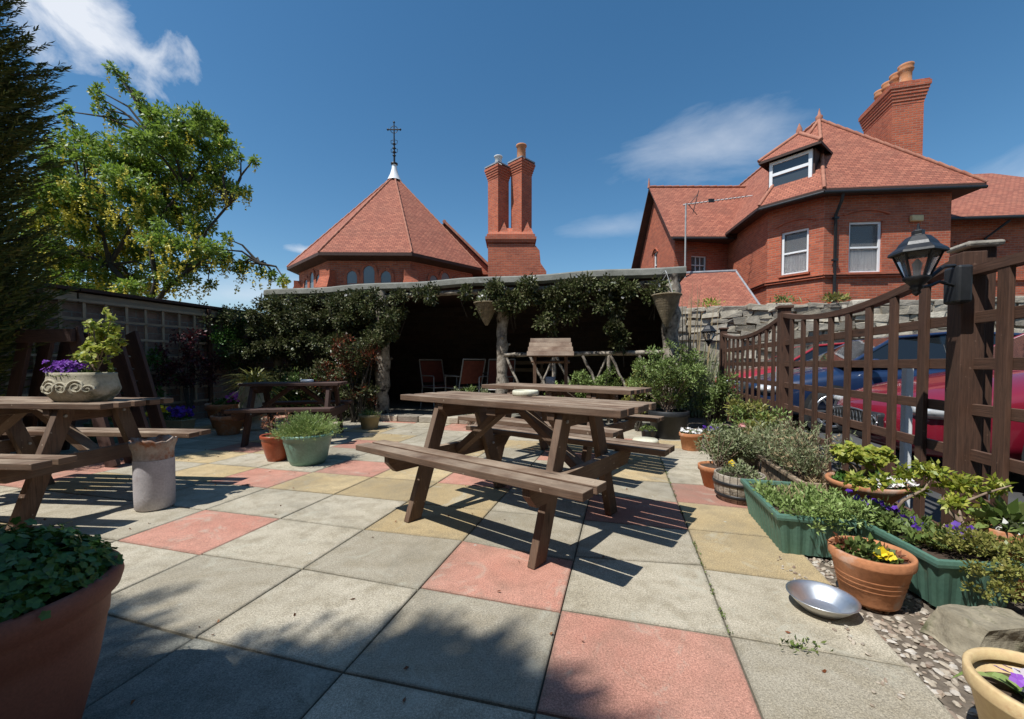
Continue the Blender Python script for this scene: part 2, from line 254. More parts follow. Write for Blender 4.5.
# ------------------------------------------------------------------ mesh helpers
class MB:
    def __init__(s): s.v=[]; s.f=[]; s.uv=[]; s.mi=[]; s.sm=[]
    def face(s,pts,uvs=None,mi=0,sm=False):
        i=len(s.v); s.v+= [tuple(p) for p in pts]; s.f.append(list(range(i,i+len(pts)))); s.mi.append(mi); s.sm.append(sm)
        if uvs is None:
            P=[Vector(p) for p in pts]; nrm=Vector((0,0,0))
            for a in range(len(P)): nrm+= (P[a]-P[0]).cross(P[(a+1)%len(P)]-P[0])
            if nrm.length<1e-12: nrm=Vector((0,0,1))
            nrm.normalize()
            t=Vector((0,0,1)).cross(nrm)
            t=Vector((1,0,0)) if t.length<.05 else t.normalized()
            b=nrm.cross(t); uvs=[(p.dot(t),p.dot(b)) for p in P]
        s.uv+=list(uvs)
    def grid(s,rows,closed=False,mi=0,sm=True,us=None,vs=None):
        # rows: list of rings of points, shared verts
        n=len(rows[0]); i0=len(s.v)
        for r in rows: s.v+=[tuple(p) for p in r]
        for a in range(len(rows)-1):
            for b in range(n if closed else n-1):
                b2=(b+1)%n
                s.f.append([i0+a*n+b,i0+a*n+b2,i0+(a+1)*n+b2,i0+(a+1)*n+b]); s.mi.append(mi); s.sm.append(sm)
                bu=b+1
                U=us or [.1*x for x in range(n+1)]; V=vs or [.1*x for x in range(len(rows))]
                s.uv+=[(V[a],U[b]),(V[a],U[bu]),(V[a+1],U[bu]),(V[a+1],U[b])]
    def box(s,c,size,rot=None,mi=0,taper=None):
        # uv: u along longest axis, random offset
        hx,hy,hz=[q/2 for q in size]; c=Vector(c); rot=rot or Matrix.Identity(3)
        la=max(range(3),key=lambda i:size[i]); off=(R.random()*9,R.random()*9)
        V=[(x,y,z) for z in(-hz,hz) for y in(-hy,hy) for x in(-hx,hx)]
        if taper: V=[(x*(taper[0] if z>0 else 1),y*(taper[1] if z>0 else 1),z) for x,y,z in V]
        i0=len(s.v); s.v+=[tuple(c+rot@Vector(p)) for p in V]
        for q in ((0,2,3,1),(4,5,7,6),(0,1,5,4),(2,6,7,3),(0,4,6,2),(1,3,7,5)):
            s.f.append([i0+j for j in q]); s.mi.append(mi); s.sm.append(False)
            P=[V[j] for j in q]; ax=[i for i in range(3) if max(abs(P[a][i]-P[0][i]) for a in range(4))>1e-9]
            if la in ax: u=la; v=[i for i in ax if i!=la][0]
            else: u,v=ax[0],ax[1]
            sc=1 if la in ax else .15
            s.uv+=[(p[u]*sc+off[0],p[v]+off[1]+(.37*u+v*.11)) for p in P]
    def beam(s,a,b,w,h,up=(0,0,1),mi=0):
        a=Vector(a);b=Vector(b);d=(b-a);L=d.length;d.normalize();y=Vector(up).cross(d)
        if y.length<.01: y=Vector((0,1,0)).cross(d)
        y.normalize(); z=d.cross(y); s.box((a+b)/2,(L,w,h),Matrix((d,y,z)).transposed(),mi)
    def tube(s,pts,rad,n=8,mi=0,sm=True,cap=True):
        pts=[Vector(p) for p in pts]; m=len(pts); rad=[rad]*m if isinstance(rad,(int,float)) else rad
        ring=[];pa=None;L=0;vs=[]
        for i,p in enumerate(pts):
            d=(pts[min(i+1,m-1)]-pts[max(i-1,0)]).normalized()
            if pa is None: pa=d.orthogonal().normalized()
            pa=(pa-d*pa.dot(d)); pa=pa.normalized() if pa.length>1e-6 else d.orthogonal().normalized()
            q=d.cross(pa); ring.append([p+(pa*math.cos(2*PI*j/n)+q*math.sin(2*PI*j/n))*rad[i] for j in range(n)])
            if i: L+=(p-pts[i-1]).length
            vs.append(L)
        us=[2*PI*max(rad)*j/n for j in range(n+1)]
        s.grid(ring,True,mi,sm,us,vs)
        if cap:
            s.face(list(reversed(ring[0])),mi=mi); s.face(ring[-1],mi=mi)
    def lathe(s,prof,c=(0,0,0),n=32,mi=0,sm=True,sx=1,sy=1,ph=0,cap=False):
        rows=[];vs=[0];R0=max(r for r,z in prof)
        for i,(r,z) in enumerate(prof):
            rows.append([(c[0]+sx*r*math.cos(2*PI*j/n+ph),c[1]+sy*r*math.sin(2*PI*j/n+ph),c[2]+z) for j in range(n)])
            if i: vs.append(vs[-1]+math.hypot(r-prof[i-1][0],z-prof[i-1][1]))
        s.grid(rows,True,mi,sm,[2*PI*R0*j/n for j in range(n+1)],vs)
        if cap: s.face(list(reversed(rows[0])),mi=mi); s.face(rows[-1],mi=mi)
    def build(s,name,mats,parent=None,world=False,bevel=0,seg=2,kind=None,weld=False,subsurf=0):
        me=bpy.data.meshes.new(name); V=s.v
        if world and parent is not None:
            im=Matrix.Translation(parent.location)@Matrix.Rotation(parent.rotation_euler[2],4,'Z'); im=im.inverted(); V=[tuple(im@Vector(p)) for p in V]
        me.from_pydata(V,[],s.f); uvl=me.uv_layers.new(name='UVMap')
        uvl.data.foreach_set('uv',np.array(s.uv,dtype=np.float32).ravel())
        me.polygons.foreach_set('material_index',s.mi); me.polygons.foreach_set('use_smooth',s.sm)
        for m in (mats if isinstance(mats,(list,tuple)) else [mats]): me.materials.append(M[m] if isinstance(m,str) else m)
        me.update(); o=bpy.data.objects.new(name,me); COL.objects.link(o)
        if parent is not None: o.parent=parent
        if bevel:
            b=o.modifiers.new('bevel','BEVEL'); b.width=bevel; b.segments=seg; b.limit_method='ANGLE'; b.angle_limit=math.radians(40)
        if subsurf:
            b=o.modifiers.new('sub','SUBSURF'); b.levels=subsurf; b.render_levels=subsurf
        if kind: o['kind']=kind
        return o
def tag(o,label,cat,group=None,kind=None):
    o['label']=label; o['category']=cat
    if group: o['group']=group
    if kind: o['kind']=kind
    return o
def thing(name,label,cat,loc=(0,0,0),yaw=0,group=None):
    o=bpy.data.objects.new(name,None); COL.objects.link(o); o.location=loc; o.rotation_euler=(0,0,-yaw); o.empty_display_size=.1
    return tag(o,label,cat,group)
def copy_tree(o,parent=None):
    c=o.copy(); COL.objects.link(c); c.parent=parent
    for ch in [x for x in bpy.data.objects if x.parent==o]: copy_tree(ch,c)
    return c
YG=.265; EX=Vector((math.cos(YG),-math.sin(YG),0)); EY=Vector((math.sin(YG),math.cos(YG),0)); OG=Vector((.061,1.094,0))
def G(a,b,z=0): return OG+EX*a+EY*b+Vector((0,0,z))
# ---- leaves
class Leaves:
    def __init__(s): s.V=[]
    def add(s,P,A,ln,wd,fold=.15,jit=.3):
        P=np.asarray(P,float); A=np.asarray(A,float); n=len(P)
        if n==0: return s
        A=A/np.maximum(1e-6,np.linalg.norm(A,axis=1))[:,None]
        S=np.cross(A,NR.normal(size=(n,3))); S/=np.maximum(1e-6,np.linalg.norm(S,axis=1))[:,None]; N=np.cross(A,S)
        l=(ln*(1+jit*NR.uniform(-1,1,n)))[:,None]; w_=(wd*(1+jit*NR.uniform(-1,1,n)))[:,None]/2
        mid=P+A*l*.45
        Q=np.stack([P,mid+S*w_+N*l*fold,P+A*l,mid-S*w_+N*l*fold],1); s.V.append(Q.reshape(-1,3)); return s
    def blade(s,P,A,ln,wd,droop=.5,seg=4):
        # curved strips
        P=np.asarray(P,float);A=np.asarray(A,float);n=len(P);A=A/np.linalg.norm(A,axis=1)[:,None]
        S=np.cross(A,np.array([0,0,1.0])+.2*NR.normal(size=(n,3)));S/=np.maximum(1e-6,np.linalg.norm(S,axis=1))[:,None]
        L=ln*NR.uniform(.65,1.1,n)
        pr=None
        for k in range(seg+1):
            t=k/seg; c=P+A*(L*t)[:,None]; c[:,2]-=droop*L*t*t*NR.uniform(.95,1.05,n); ww=wd*(1-t**2*.92)/2
            q=(c+S*ww,c-S*ww)
            if pr is not None: s.V.append(np.stack([pr[0],q[0],q[1],pr[1]],1).reshape(-1,3))
            pr=q
        return s
    def flowers(s,P,rad,up=(0,0,1),n=5,spread=.7):
        P=np.asarray(P,float)
        base=np.array(up,float)+.45*NR.normal(size=(len(P),3)); base/=np.linalg.norm(base,axis=1)[:,None]
        T=np.cross(base,NR.normal(size=base.shape)); T/=np.linalg.norm(T,axis=1)[:,None]; B=np.cross(base,T)
        for k in range(n):
            a=2*PI*k/n; D=T*math.cos(a)+B*math.sin(a); D2=-T*math.sin(a)+B*math.cos(a); r=rad*NR.uniform(.85,1.15,(len(P),1))
            s.V.append(np.stack([P,P+D*r*.6-D2*r*.42+base*r*.2,P+D*r+base*r*.12,P+D*r*.6+D2*r*.42+base*r*.2],1).reshape(-1,3))
        return s
    def build(s,name,mat,parent,world=False):
        V=np.concatenate(s.V); 
        if world and parent is not None:
            im=(Matrix.Translation(parent.location)@Matrix.Rotation(parent.rotation_euler[2],4,'Z')).inverted(); m=np.array(im); V=V@m[:3,:3].T+m[:3,3]
        n=len(V)//4; me=bpy.data.meshes.new(name); me.vertices.add(len(V)); me.vertices.foreach_set('co',V.astype(np.float32).ravel())
        me.loops.add(len(V)); me.loops.foreach_set('vertex_index',np.arange(len(V),dtype=np.int32)); me.polygons.add(n)
        me.polygons.foreach_set('loop_start',np.arange(0,len(V),4,dtype=np.int32)); me.polygons.foreach_set('loop_total',np.full(n,4,dtype=np.int32))
        me.update(calc_edges=True); me.validate(); me.materials.append(LM[mat] if mat in LM else M[mat])
        o=bpy.data.objects.new(name,me); COL.objects.link(o)
        if parent is not None: o.parent=parent
        return o
def ball(c,r,n,shell=.55):
    """n points in an ellipsoid, biased to the outside, with outward directions"""
    c=np.array(c,float); r=np.array(r if hasattr(r,'__len__') else (r,r,r),float)
    d=NR.normal(size=(n,3)); d/=np.linalg.norm(d,axis=1)[:,None]; t=(shell+(1-shell)*NR.uniform(size=n))**1.0; t=np.where(NR.uniform(size=n)<.25,t*NR.uniform(.2,1,n),t)
    return c+d*t[:,None]*r, d
def dome(L,c,r,n,size,w=None,clumps=14,up=.5,csz=.35):
    """bushy mound made of clumps"""
    c=np.array(c,float); r=np.array(r,float)
    for i in range(clumps):
        p,_=ball(c,r*.78,1,.5)
        p=p[0]
        q,d=ball(p,r.mean()*csz*NR.uniform(.7,1.25),n//clumps,.4)
        L.add(q,d+np.array([0,0,up])+.5*NR.normal(size=d.shape),size,w or size*.6)
    return L
def mound_surface(L,c,rx,ry,h,n,size,w=None,up=.8):
    """leaves spread over a low uneven mound"""
    a=NR.uniform(0,2*PI,n); t=np.sqrt(NR.uniform(size=n)); x=np.cos(a)*t; y=np.sin(a)*t
    z=h*(1-t**2.2)*(.75+.35*np.sin(x*7+y*3)*np.cos(y*6-x*2)+.15*NR.normal(size=n)); z=z*NR.uniform(.55,1.05,n)
    P=np.stack([c[0]+x*rx,c[1]+y*ry,c[2]+z],1); A=np.stack([x,y,np.full(n,up)],1)+.6*NR.normal(size=(n,3)); return L.add(P,A,size,w or size*.65)
def sticks(mb,base,tips,r=.004,mi=0):
    for t in tips:
        b=Vector(base); t=Vector(t); m=(b+t)/2+Vector((R.uniform(-1,1),R.uniform(-1,1),R.uniform(0,1)))*(t-b).length*.12
        mb.tube([b,m,t],[r,r*.75,r*.35],5,mi,cap=False)
# ------------------------------------------------------------------ ground
def sheet(name,pts,z,mat):
    mb=MB(); mb.face([(p[0],p[1],z) for p in pts]); return mb.build(name,mat,kind='structure')
sheet('ground',[(-900,-900),(900,-900),(900,900),(-900,900)],-.07,'ground')
g=[G(-7.2,-5),G(1.85/1*1.0*.6+.0,-5),G(1.11,8.2),G(-7.2,8.2)]
sheet('paving_base',[G(-7.0,-4.5),G(1.10,-4.5),G(1.10,8.2),G(-7.0,8.2)],-.012,'joint')
sheet('car_park',[G(1.94,-9),G(30,-9),G(30,11.5),G(1.94,11.5)],-.03,'asphalt')
sheet('planting_bed',[G(1.12,-4),G(1.95,-4),G(1.95,7.9),G(1.12,7.9)],-.02,'gravel_base')
CW,CH=.6018,.483
colmap={(0,0):'r',(-1,1):'r',(-4,1):'r',(0,3):'r',(-5,3):'r',(-4,4):'r',(-2,4):'r',(1,4):'r',(1,2):'b',(1,3):'b',(-2,2):'b',(-2,3):'b',(-3,3):'b',(-4,3):'b',(-3,4):'b',(-1,6):'r',
 (0,5):'b',(0,6):'b',(-1,4):'g',(1,6):'g',(-7,4):'b',(-7,5):'r',(-6,4):'g',(-6,5):'b',(-7,2):'b',(-8,3):'r',(-9,4):'b',(-8,2):'r',(-6,3):'b',(-7,6):'b',(-5,6):'r',(-5,5):'g',(-4,7):'g',(-2,7):'b',(-3,6):'b',(-1,8):'b',(0,8):'r',(-4,9):'r',(-6,8):'b',(1,8):'b',(-10,6):'r',(-9,2):'g',(-6,0):'b',(-8,-1):'r',(1,10):'r',
 (-2,-1):'d',(-3,-1):'d',(-5,2):'g'}
jt={}
def joint(i,j,side):
    sp={(-1,2,1):1.86,(-1,2,0):2.0,(0,2,0):1.95,(0,2,1):2.1}
    if (i,j,side) in sp: return sp[(i,j,side)]
    if (i,j) not in jt: jt[(i,j)]=(R.uniform(-.025,.025),R.uniform(-.025,.025))
    return j+jt[(i,j)][side]
slabs=MB(); mk={'g':0,'r':1,'b':2,'d':3}
xj={i:i+R.uniform(-.008,.008) for i in range(-13,4)}
for i in range(-12,2):
    for j in range(-9,14):
        g_=.003/CW; x0,x1=xj[i]+g_,xj[i+1]-g_
        if i==1: x1=1.84
        c=[(x0,joint(i,j,0)+.01),(x1,joint(i,j,1)+.01),(x1,joint(i,j+1,1)-.01),(x0,joint(i,j+1,0)-.01)]
        if i==1 and j in(-1,0): c[1]=(1.8-.1*(j==-1),c[1][1]); 
        P=[G(a*CW,b*CH) for a,b in c]
        cc=sum(P,Vector())/4
        q=colmap.get((i,j)); 
        if q is None: q='g' if R.random()>.16 or (-5<i<2 and j<7) else R.choice('rbb')
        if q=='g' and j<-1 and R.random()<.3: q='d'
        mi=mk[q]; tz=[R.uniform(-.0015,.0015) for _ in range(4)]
        e=.006
        e=.0035; top=[cc+(p-cc)*(1-e/.3)+Vector((0,0,t)) for p,t in zip(P,tz)]; edge=[p+Vector((0,0,-.003+t)) for p,t in zip(P,tz)]; bot=[p+Vector((0,0,-.03)) for p in P]
        i0=len(slabs.v); slabs.v+=[tuple(p) for p in top+edge+bot]
        uvq=[(0,0),(1,0),(1,1),(0,1)]
        slabs.f.append([i0,i0+1,i0+2,i0+3]); slabs.uv+=uvq; slabs.mi.append(mi); slabs.sm.append(False)
        for k_ in range(4):
            k2=(k_+1)%4
            for lo,hi in((4,0),(8,4)):
                slabs.f.append([i0+lo+k_,i0+lo+k2,i0+hi+k2,i0+hi+k_]); slabs.uv+=[uvq[k_],uvq[k2],uvq[k2],uvq[k_]]; slabs.mi.append(mi); slabs.sm.append(False)
slabs.build('patio_paving',['slab_grey','slab_red','slab_buff','slab_dark'],kind='structure')
# gravel
def stones(name,n,region,size,mat,z=-.02):
    base=[(math.cos(a)*math.cos(e),math.sin(a)*math.cos(e),math.sin(e)) for e in(-.9,0,.9) for a in [i*2*PI/6+e for i in range(6)]]
    V=[];F=[]
    for q in range(n):
        x,y=region(); s=R.uniform(.5,1.3)*size; an=R.uniform(0,PI); sx,sy,sz=s*R.uniform(.9,1.5),s*R.uniform(.6,1),s*R.uniform(.35,.6); i0=len(V); tl=R.uniform(-.4,.4)
        for (a,b,c) in base:
            X=a*sx*R.uniform(.85,1.1);Y=b*sy*R.uniform(.85,1.1);Z=c*sz+X*tl; V.append((x+X*math.cos(an)-Y*math.sin(an),y+X*math.sin(an)+Y*math.cos(an),z+sz*.6+Z))
        for r in(0,1):
            for k in range(6): F.append([i0+r*6+k,i0+r*6+(k+1)%6,i0+(r+1)*6+(k+1)%6,i0+(r+1)*6+k])
        F.append([i0+12+k for k in range(6)])
    me=bpy.data.meshes.new(name); me.from_pydata(V,[],F); me.materials.append(M[mat]); o=bpy.data.objects.new(name,me); COL.objects.link(o); return o
def bedpt():
    p=G(R.uniform(1.06,1.6),R.uniform(-1.2,2.2)**1); return p.x,p.y
gr=stones('gravel',3600,bedpt,.011,'pebble'); tag(gr,'pale gravel strip along the right edge of the paving','gravel',kind='stuff')
def slabpt():
    a=1.02+abs(R.gauss(0,.05))*-1; p=G(a,R.uniform(-.6,1.3)); return p.x,p.y
lp=stones('loose_gravel',90,slabpt,.007,'pebble',0.001); tag(lp,'loose pebbles strewn over the edge of the slabs','gravel',kind='stuff')
# small weeds in joints
wd=Leaves()
for (a,b,n,s) in [(.81,.49,46,.019),(1.03,.02,40,.016),(1.1,-.15,40,.02),(-2.3,.1,8,.012)]:
    c=G(a,b,.004); P=np.array(c)+NR.normal(size=(n,3))*np.array([.035,.02,0]); wd.add(P,np.abs(NR.normal(size=(n,3)))*np.array([0,0,1])+NR.normal(size=(n,3)),s,s*.5)
for j in range(60):
    b=R.uniform(.5,4)*CH*2; P=np.array(G(xj[1]*CW+R.uniform(-.004,.004),b,.0))+NR.normal(size=(5,3))*np.array([.003,.012,0]); wd.add(P,NR.normal(size=(5,3))+np.array([0,0,1.2]),.011,.006)
tag(wd.build('joint_weeds','mid',None),'small weeds sprouting from the joints between slabs','weeds',kind='stuff')
lv=Leaves(); P=np.stack([NR.uniform(-5,1,150),NR.uniform(1,6.5,150),np.full(150,.006)],1); lv.add(P,NR.normal(size=(150,3))*np.array([1,1,.1]),.018,.012)
tag(lv.build('fallen_leaves','rust',None),'tiny dry leaves scattered over the paving','leaves',kind='stuff')
# ================================================================== buildings
def panel(mb,P0,P1,z0,z1,ops=(),reveal=.12,mi=0):
    P0=Vector((*P0,0));P1=Vector((*P1,0));d=(P1-P0);L=d.length;d.normalize();inn=Vector((0,0,1)).cross(d)
    xs=sorted({0,L,*[o[0] for o in ops],*[o[1] for o in ops]}); zs=sorted({z0,z1,*[o[2] for o in ops],*[o[3] for o in ops]})
    q=lambda s,z,k=0: P0+d*s+inn*k+Vector((0,0,z))
    for a,b in zip(xs,xs[1:]):
        for c,e in zip(zs,zs[1:]):
            m=((a+b)/2,(c+e)/2)
            if any(o[0]<m[0]<o[1] and o[2]<m[1]<o[3] for o in ops): continue
            mb.face([q(a,c),q(b,c),q(b,e),q(a,e)],mi=mi)
    for a,b,c,e in ops:
        mb.face([q(a,c),q(a,c,reveal),q(a,e,reveal),q(a,e)],mi=mi); mb.face([q(b,e),q(b,e,reveal),q(b,c,reveal),q(b,c)],mi=mi)
        mb.face([q(a,e),q(a,e,reveal),q(b,e,reveal),q(b,e)],mi=mi); mb.face([q(a,c,reveal),q(a,c),q(b,c),q(b,c,reveal)],mi=mi)
def frame_at(P0,P1,s,inset):
    P0=Vector((*P0,0));P1=Vector((*P1,0));d=(P1-P0).normalized();inn=Vector((0,0,1)).cross(d); return P0+d*s+inn*inset,d,inn
def sash(parent,P0,P1,s0,s1,z0,z1,inset=.09,fr=.07,cols=1,curtain=True,split=.5,rows=1):
    O,d,inn=frame_at(P0,P1,(s0+s1)/2,inset); rot=Matrix((d,inn,Vector((0,0,1)))).transposed(); W=s1-s0;H=z1-z0;cz=(z0+z1)/2
    mb=MB()
    bx=lambda x,z,w_,h_,y=0,t=.05: mb.box(O+d*x+inn*y+Vector((0,0,z)),(w_,t,h_),rot)
    bx(-W/2+fr/2,cz,fr,H);bx(W/2-fr/2,cz,fr,H);bx(0,z1-fr/2,W-2*fr,fr);bx(0,z0+fr/2,W-2*fr,fr);bx(0,z0+H*split,W-2*fr,fr*.8,-.004)
    for i in range(1,cols): bx(-W/2+fr+(W-2*fr)*i/cols,cz,.035,H-2*fr,.004,.04)
    f=mb.build('window','white',parent,world=True,bevel=.006)
    g=MB(); c=[O+inn*.012+d*x+Vector((0,0,z)) for x,z in((-W/2+fr*.5,z0+fr*.5),(W/2-fr*.5,z0+fr*.5),(W/2-fr*.5,z1-fr*.5),(-W/2+fr*.5,z1-fr*.5))]; g.face(c)
    og=g.build('glass','clear',parent,world=True); og.parent=f
    g=MB(); zc=z0+H*split
    c=[O+inn*.10+d*x+Vector((0,0,z)) for x,z in((-W/2,zc if curtain else z0),(W/2,zc if curtain else z0),(W/2,z1),(-W/2,z1))]; g.face(c)
    c=g.build('dark_room','glass',parent,world=True); c.parent=f
    if curtain:
        g=MB(); n=24; rows=[[O+inn*(.05+.012*math.sin(i*2.3))+d*(-W/2+W*i/n)+Vector((0,0,z)) for i in range(n+1)] for z in(z0,zc)]; g.grid(rows)
        c=g.build('net_curtain','net',parent,world=True); c.parent=f
    return f
def arch_trim(mb,P0,P1,sc,wd,z,rise,th=.05,out=.03,seg=10):
    O,d,inn=frame_at(P0,P1,sc,-out/2)
    pts=[O+d*(wd/2*t)+Vector((0,0,z+rise*(1-t*t))) for t in [-1+2*i/seg for i in range(seg+1)]]
    for a,b in zip(pts,pts[1:]): mb.beam(a,b,out+.04,th,up=(0,0,1))
UP=Vector((0,0,1))
hs=thing('brick_house','tall red brick house with canted corner, hipped tile roof and four pot chimney','house',(11.2,15,0))
C0,C1,K1,AE=(9.2,17.6),(8.82,14.26),(9.81,13.0),(13.43,12.66)
E0,E1=(6.8,21.9),(6.73,17.1)
WB0,WB1=(13.5,13.75),(22,12.9)
mb=MB()
lenB=math.hypot(K1[0]-C1[0],K1[1]-C1[1])
opB=(.42,1.20,3.92,5.37); opA=(.74,1.70,3.80,5.40); opD=(.78,1.5,4.72,5.5)
panel(mb,C0,C1,0,6.35); panel(mb,C1,K1,0,6.35,[opB]); panel(mb,K1,AE,0,6.35,[opA]); panel(mb,AE,(14.3,23.5),0,6.35)
panel(mb,E1,C0,0,6.3,[opD]); panel(mb,E0,E1,0,6.3,[(2.15,2.65,5.0,6.25)])
mb.face([(*E0,6.3),(*E1,6.3),(6.76,19.45,9.1)])
panel(mb,WB0,WB1,0,5.75)
mb.build('wall','brick',hs,world=True)
# string courses and arches
tr=MB()
for (a,b) in ((C0,C1),(C1,K1),(K1,AE)):
    for zz,o in((3.69,.03),(3.76,.05)):
        p,d,inn=frame_at(a,b,0,-o); q=p+d*(Vector(b)-Vector(a)).length; tr.beam(p-d*o*.5+UP*zz,q+d*o*.5+UP*zz,.06+o,.05)
p,d,inn=frame_at(WB0,WB1,0,-.03); tr.beam(p+UP*3.72,p+d*8+UP*3.72,.09,.09)
p,d,inn=frame_at(E0,E1,0,-.03); tr.beam(p+UP*5.0,p+d*4.8+UP*4.95,.08,.09)
arch_trim(tr,C1,K1,.81,1.15,5.56,.14); arch_trim(tr,K1,AE,1.22,1.35,5.60,.15); arch_trim(tr,E1,C0,1.14,1.1,5.62,.13); arch_trim(tr,WB0,WB1,1.9,1.6,4.95,.15)
arch_trim(tr,E0,E1,2.4,.8,6.15,.25); 
tr.build('string_course','brick_trim',hs,world=True,bevel=.006)
sash(hs,C1,K1,*opB); sash(hs,K1,AE,*opA); sash(hs,E1,C0,*opD,cols=3,curtain=False,fr=.05); sash(hs,E0,E1,2.15,2.65,5.0,6.25,curtain=False,fr=.05)
def sill(a,b,o):
    m=MB(); O,d,inn=frame_at(a,b,(o[0]+o[1])/2,0); m.box(O+UP*(o[2]-.035)-inn*.03,(o[1]-o[0]+.12,.2,.07),Matrix((d,inn,UP)).transposed()); m.build('window_sill','brick_trim',hs,world=True,bevel=.006)
sill(C1,K1,opB);sill(K1,AE,opA);sill(E1,C0,opD)
# roofs
AP=Vector((11.2,15.2,9.84)); AQ=Vector((11.5,24,9.84))
W0,W1,W2,W3,W4=[Vector(p) for p in((8.9,18.7,6.3),(8.38,14.05,6.3),(9.5,12.62,6.3),(13.98,12.22,6.3),(14.9,24,6.3))]
def roofpoly(mb,pts,th=.09,mi=0,soff=1):
    P=[Vector(p) for p in pts]; mb.face(P,mi=mi); mb.face([p-UP*th for p in reversed(P)],mi=soff)
    for a,b in zip(P,P[1:]+P[:1]): mb.face([a,a-UP*th,b-UP*th,b],mi=soff)
rf=MB()
roofpoly(rf,[W0,W1,AP]);roofpoly(rf,[W0,AP,AQ]); roofpoly(rf,[W1,W2,AP]); roofpoly(rf,[W2,W3,AP]); roofpoly(rf,[W3,W4,AQ]); roofpoly(rf,[W3,AQ,AP])
roofpoly(rf,[(6.42,16.72,6.12),(11.5,16.72,6.12),(11.5,19.45,9.23),(6.42,19.45,9.23)]); roofpoly(rf,[(6.42,19.45,9.23),(11.5,19.45,9.23),(11.5,22.2,6.12),(6.42,22.2,6.12)])
wy=lambda x,o: 13.75-(x-13.5)*.1-o
roofpoly(rf,[(13.0,wy(13.0,.45),5.66),(22.5,wy(22.5,.45),5.66),(20,17.3,8.9),(13.0,18.0,8.9)])
rf.build('roof',['tile','wood_dark'],hs,world=True)
rg=MB()
for a,b in ((W1,AP),(W2,AP),(W3,AP),(AP,AQ),(Vector((6.4,19.45,9.24)),Vector((11,19.45,9.24)))):
    n=max(3,int((b-a).length/.33)); 
    for i in range(n): rg.tube([a+(b-a)*(i/n)+UP*.02,a+(b-a)*((i+1)/n)+UP*.035],[.05,.062],8)
rg.tube([AP+UP*.0,AP+UP*.12,AP+UP*.2,AP+UP*.42],[.1,.12,.05,.01],8); rg.tube([Vector((6.42,19.45,9.2)),Vector((6.42,19.45,9.65))],[.07,.015],8)
rg.build('ridge_tiles','ridge',hs,world=True)
# gutters, fascia, downpipe
gt=MB()
for a,b in((W0,W1),(W1,W2),(W2,W3)):
    gt.tube([a-UP*.12,b-UP*.12],.055,8)
gt.tube([(6.5,16.7,6.02),(9.0,16.7,6.02)],.05,8); gt.tube([(13.9,wy(13.9,.5),5.58),(22,wy(22,.5),5.58)],.05,8)
gt.build('gutter','black_iron',hs,world=True)
so_=MB()
for p,q,a,b in((C0,C1,W0,W1),(C1,K1,W1,W2),(K1,AE,W2,W3)):
    so_.face([Vector((*p,6.2)),Vector((*q,6.2)),b-UP*.12,a-UP*.12])
so_.face([Vector((*AE,6.2)),Vector((14.3,23.5,6.2)),W4-UP*.12,W3-UP*.12])
so_.face([(6.73,17.1,6.05),(9.3,17.6,6.05),(9.3,16.75,6.02),(6.45,16.75,6.02)])
so_.build('soffit','wood_dark',hs,world=True)
dp=MB(); O,d,inn=frame_at(K1,AE,.28,-.09)
dp.tube([O-inn*.3+UP*6.12,O-inn*.25+UP*5.95,O+UP*5.6,O+UP*3,O],.045,8)
for z in(5.5,4.2,3.0): dp.box(O+UP*z,(.15,.1,.06))
dp.build('downpipe','black_iron',hs,world=True)
dp=MB(); O,d,inn=frame_at(WB0,WB1,2.3,-.09); dp.tube([O-inn*.35+UP*5.5,O+d*-.35+UP*5.05,O+d*-.35],.04,8); dp.build('downpipe','black_iron',hs,world=True)
al=MB(); O,d,inn=frame_at(K1,AE,2.62,-.06); al.box(O+UP*5.42,(.36,.1,.18)); al.build('alarm_box','cream',hs,world=True,bevel=.02)
# chimney
cc=Vector((13.42,14.72,-.25)); rotG=Matrix((EX,EY,UP)).transposed()
ch=MB(); ch.box(cc+UP*7.6,(.86,1.7,4.9),rotG)
V=ch; 
# explicit brick uv for boxes: rebuild with planar faces
def bbox(mb,c,size,rot=Matrix.Identity(3),mi=0):
    h=[q/2 for q in size]; P=[Vector(c)+rot@Vector((x*h[0],y*h[1],z*h[2])) for z in(-1,1) for y in(-1,1) for x in(-1,1)]
    for q in((0,2,3,1),(4,5,7,6),(0,1,5,4),(3,2,6,7),(2,0,4,6),(1,3,7,5)): mb.face([P[j] for j in q],mi=mi)
ch=MB(); bbox(ch,cc+UP*7.3,(.86,1.7,5.2),rotG)
for i in range(5): bbox(ch,cc+UP*(9.92+.1*i),(.88+.045*i,1.72+.045*i,.1),rotG)
bbox(ch,cc+UP*10.44,(1.12,1.95,.14),rotG); bbox(ch,cc+UP*10.54,(1.05,1.9,.06),rotG)
co_=ch.build('chimney','brick',hs,world=True)
for i in range(4):
    m=MB(); p=cc+EY*(-.68+.45*i)+UP*10.55
    m.lathe([(.13,0),(.19,0),(.2,.08),(.16,.14),(.165,.42),(.2,.47),(.215,.52),(.19,.57),(.21,.62),(.215,.68),(.16,.7),(.13,.6)],p,16)
    o=m.build('chimney_pot','terra',hs,world=True); o.parent=co_
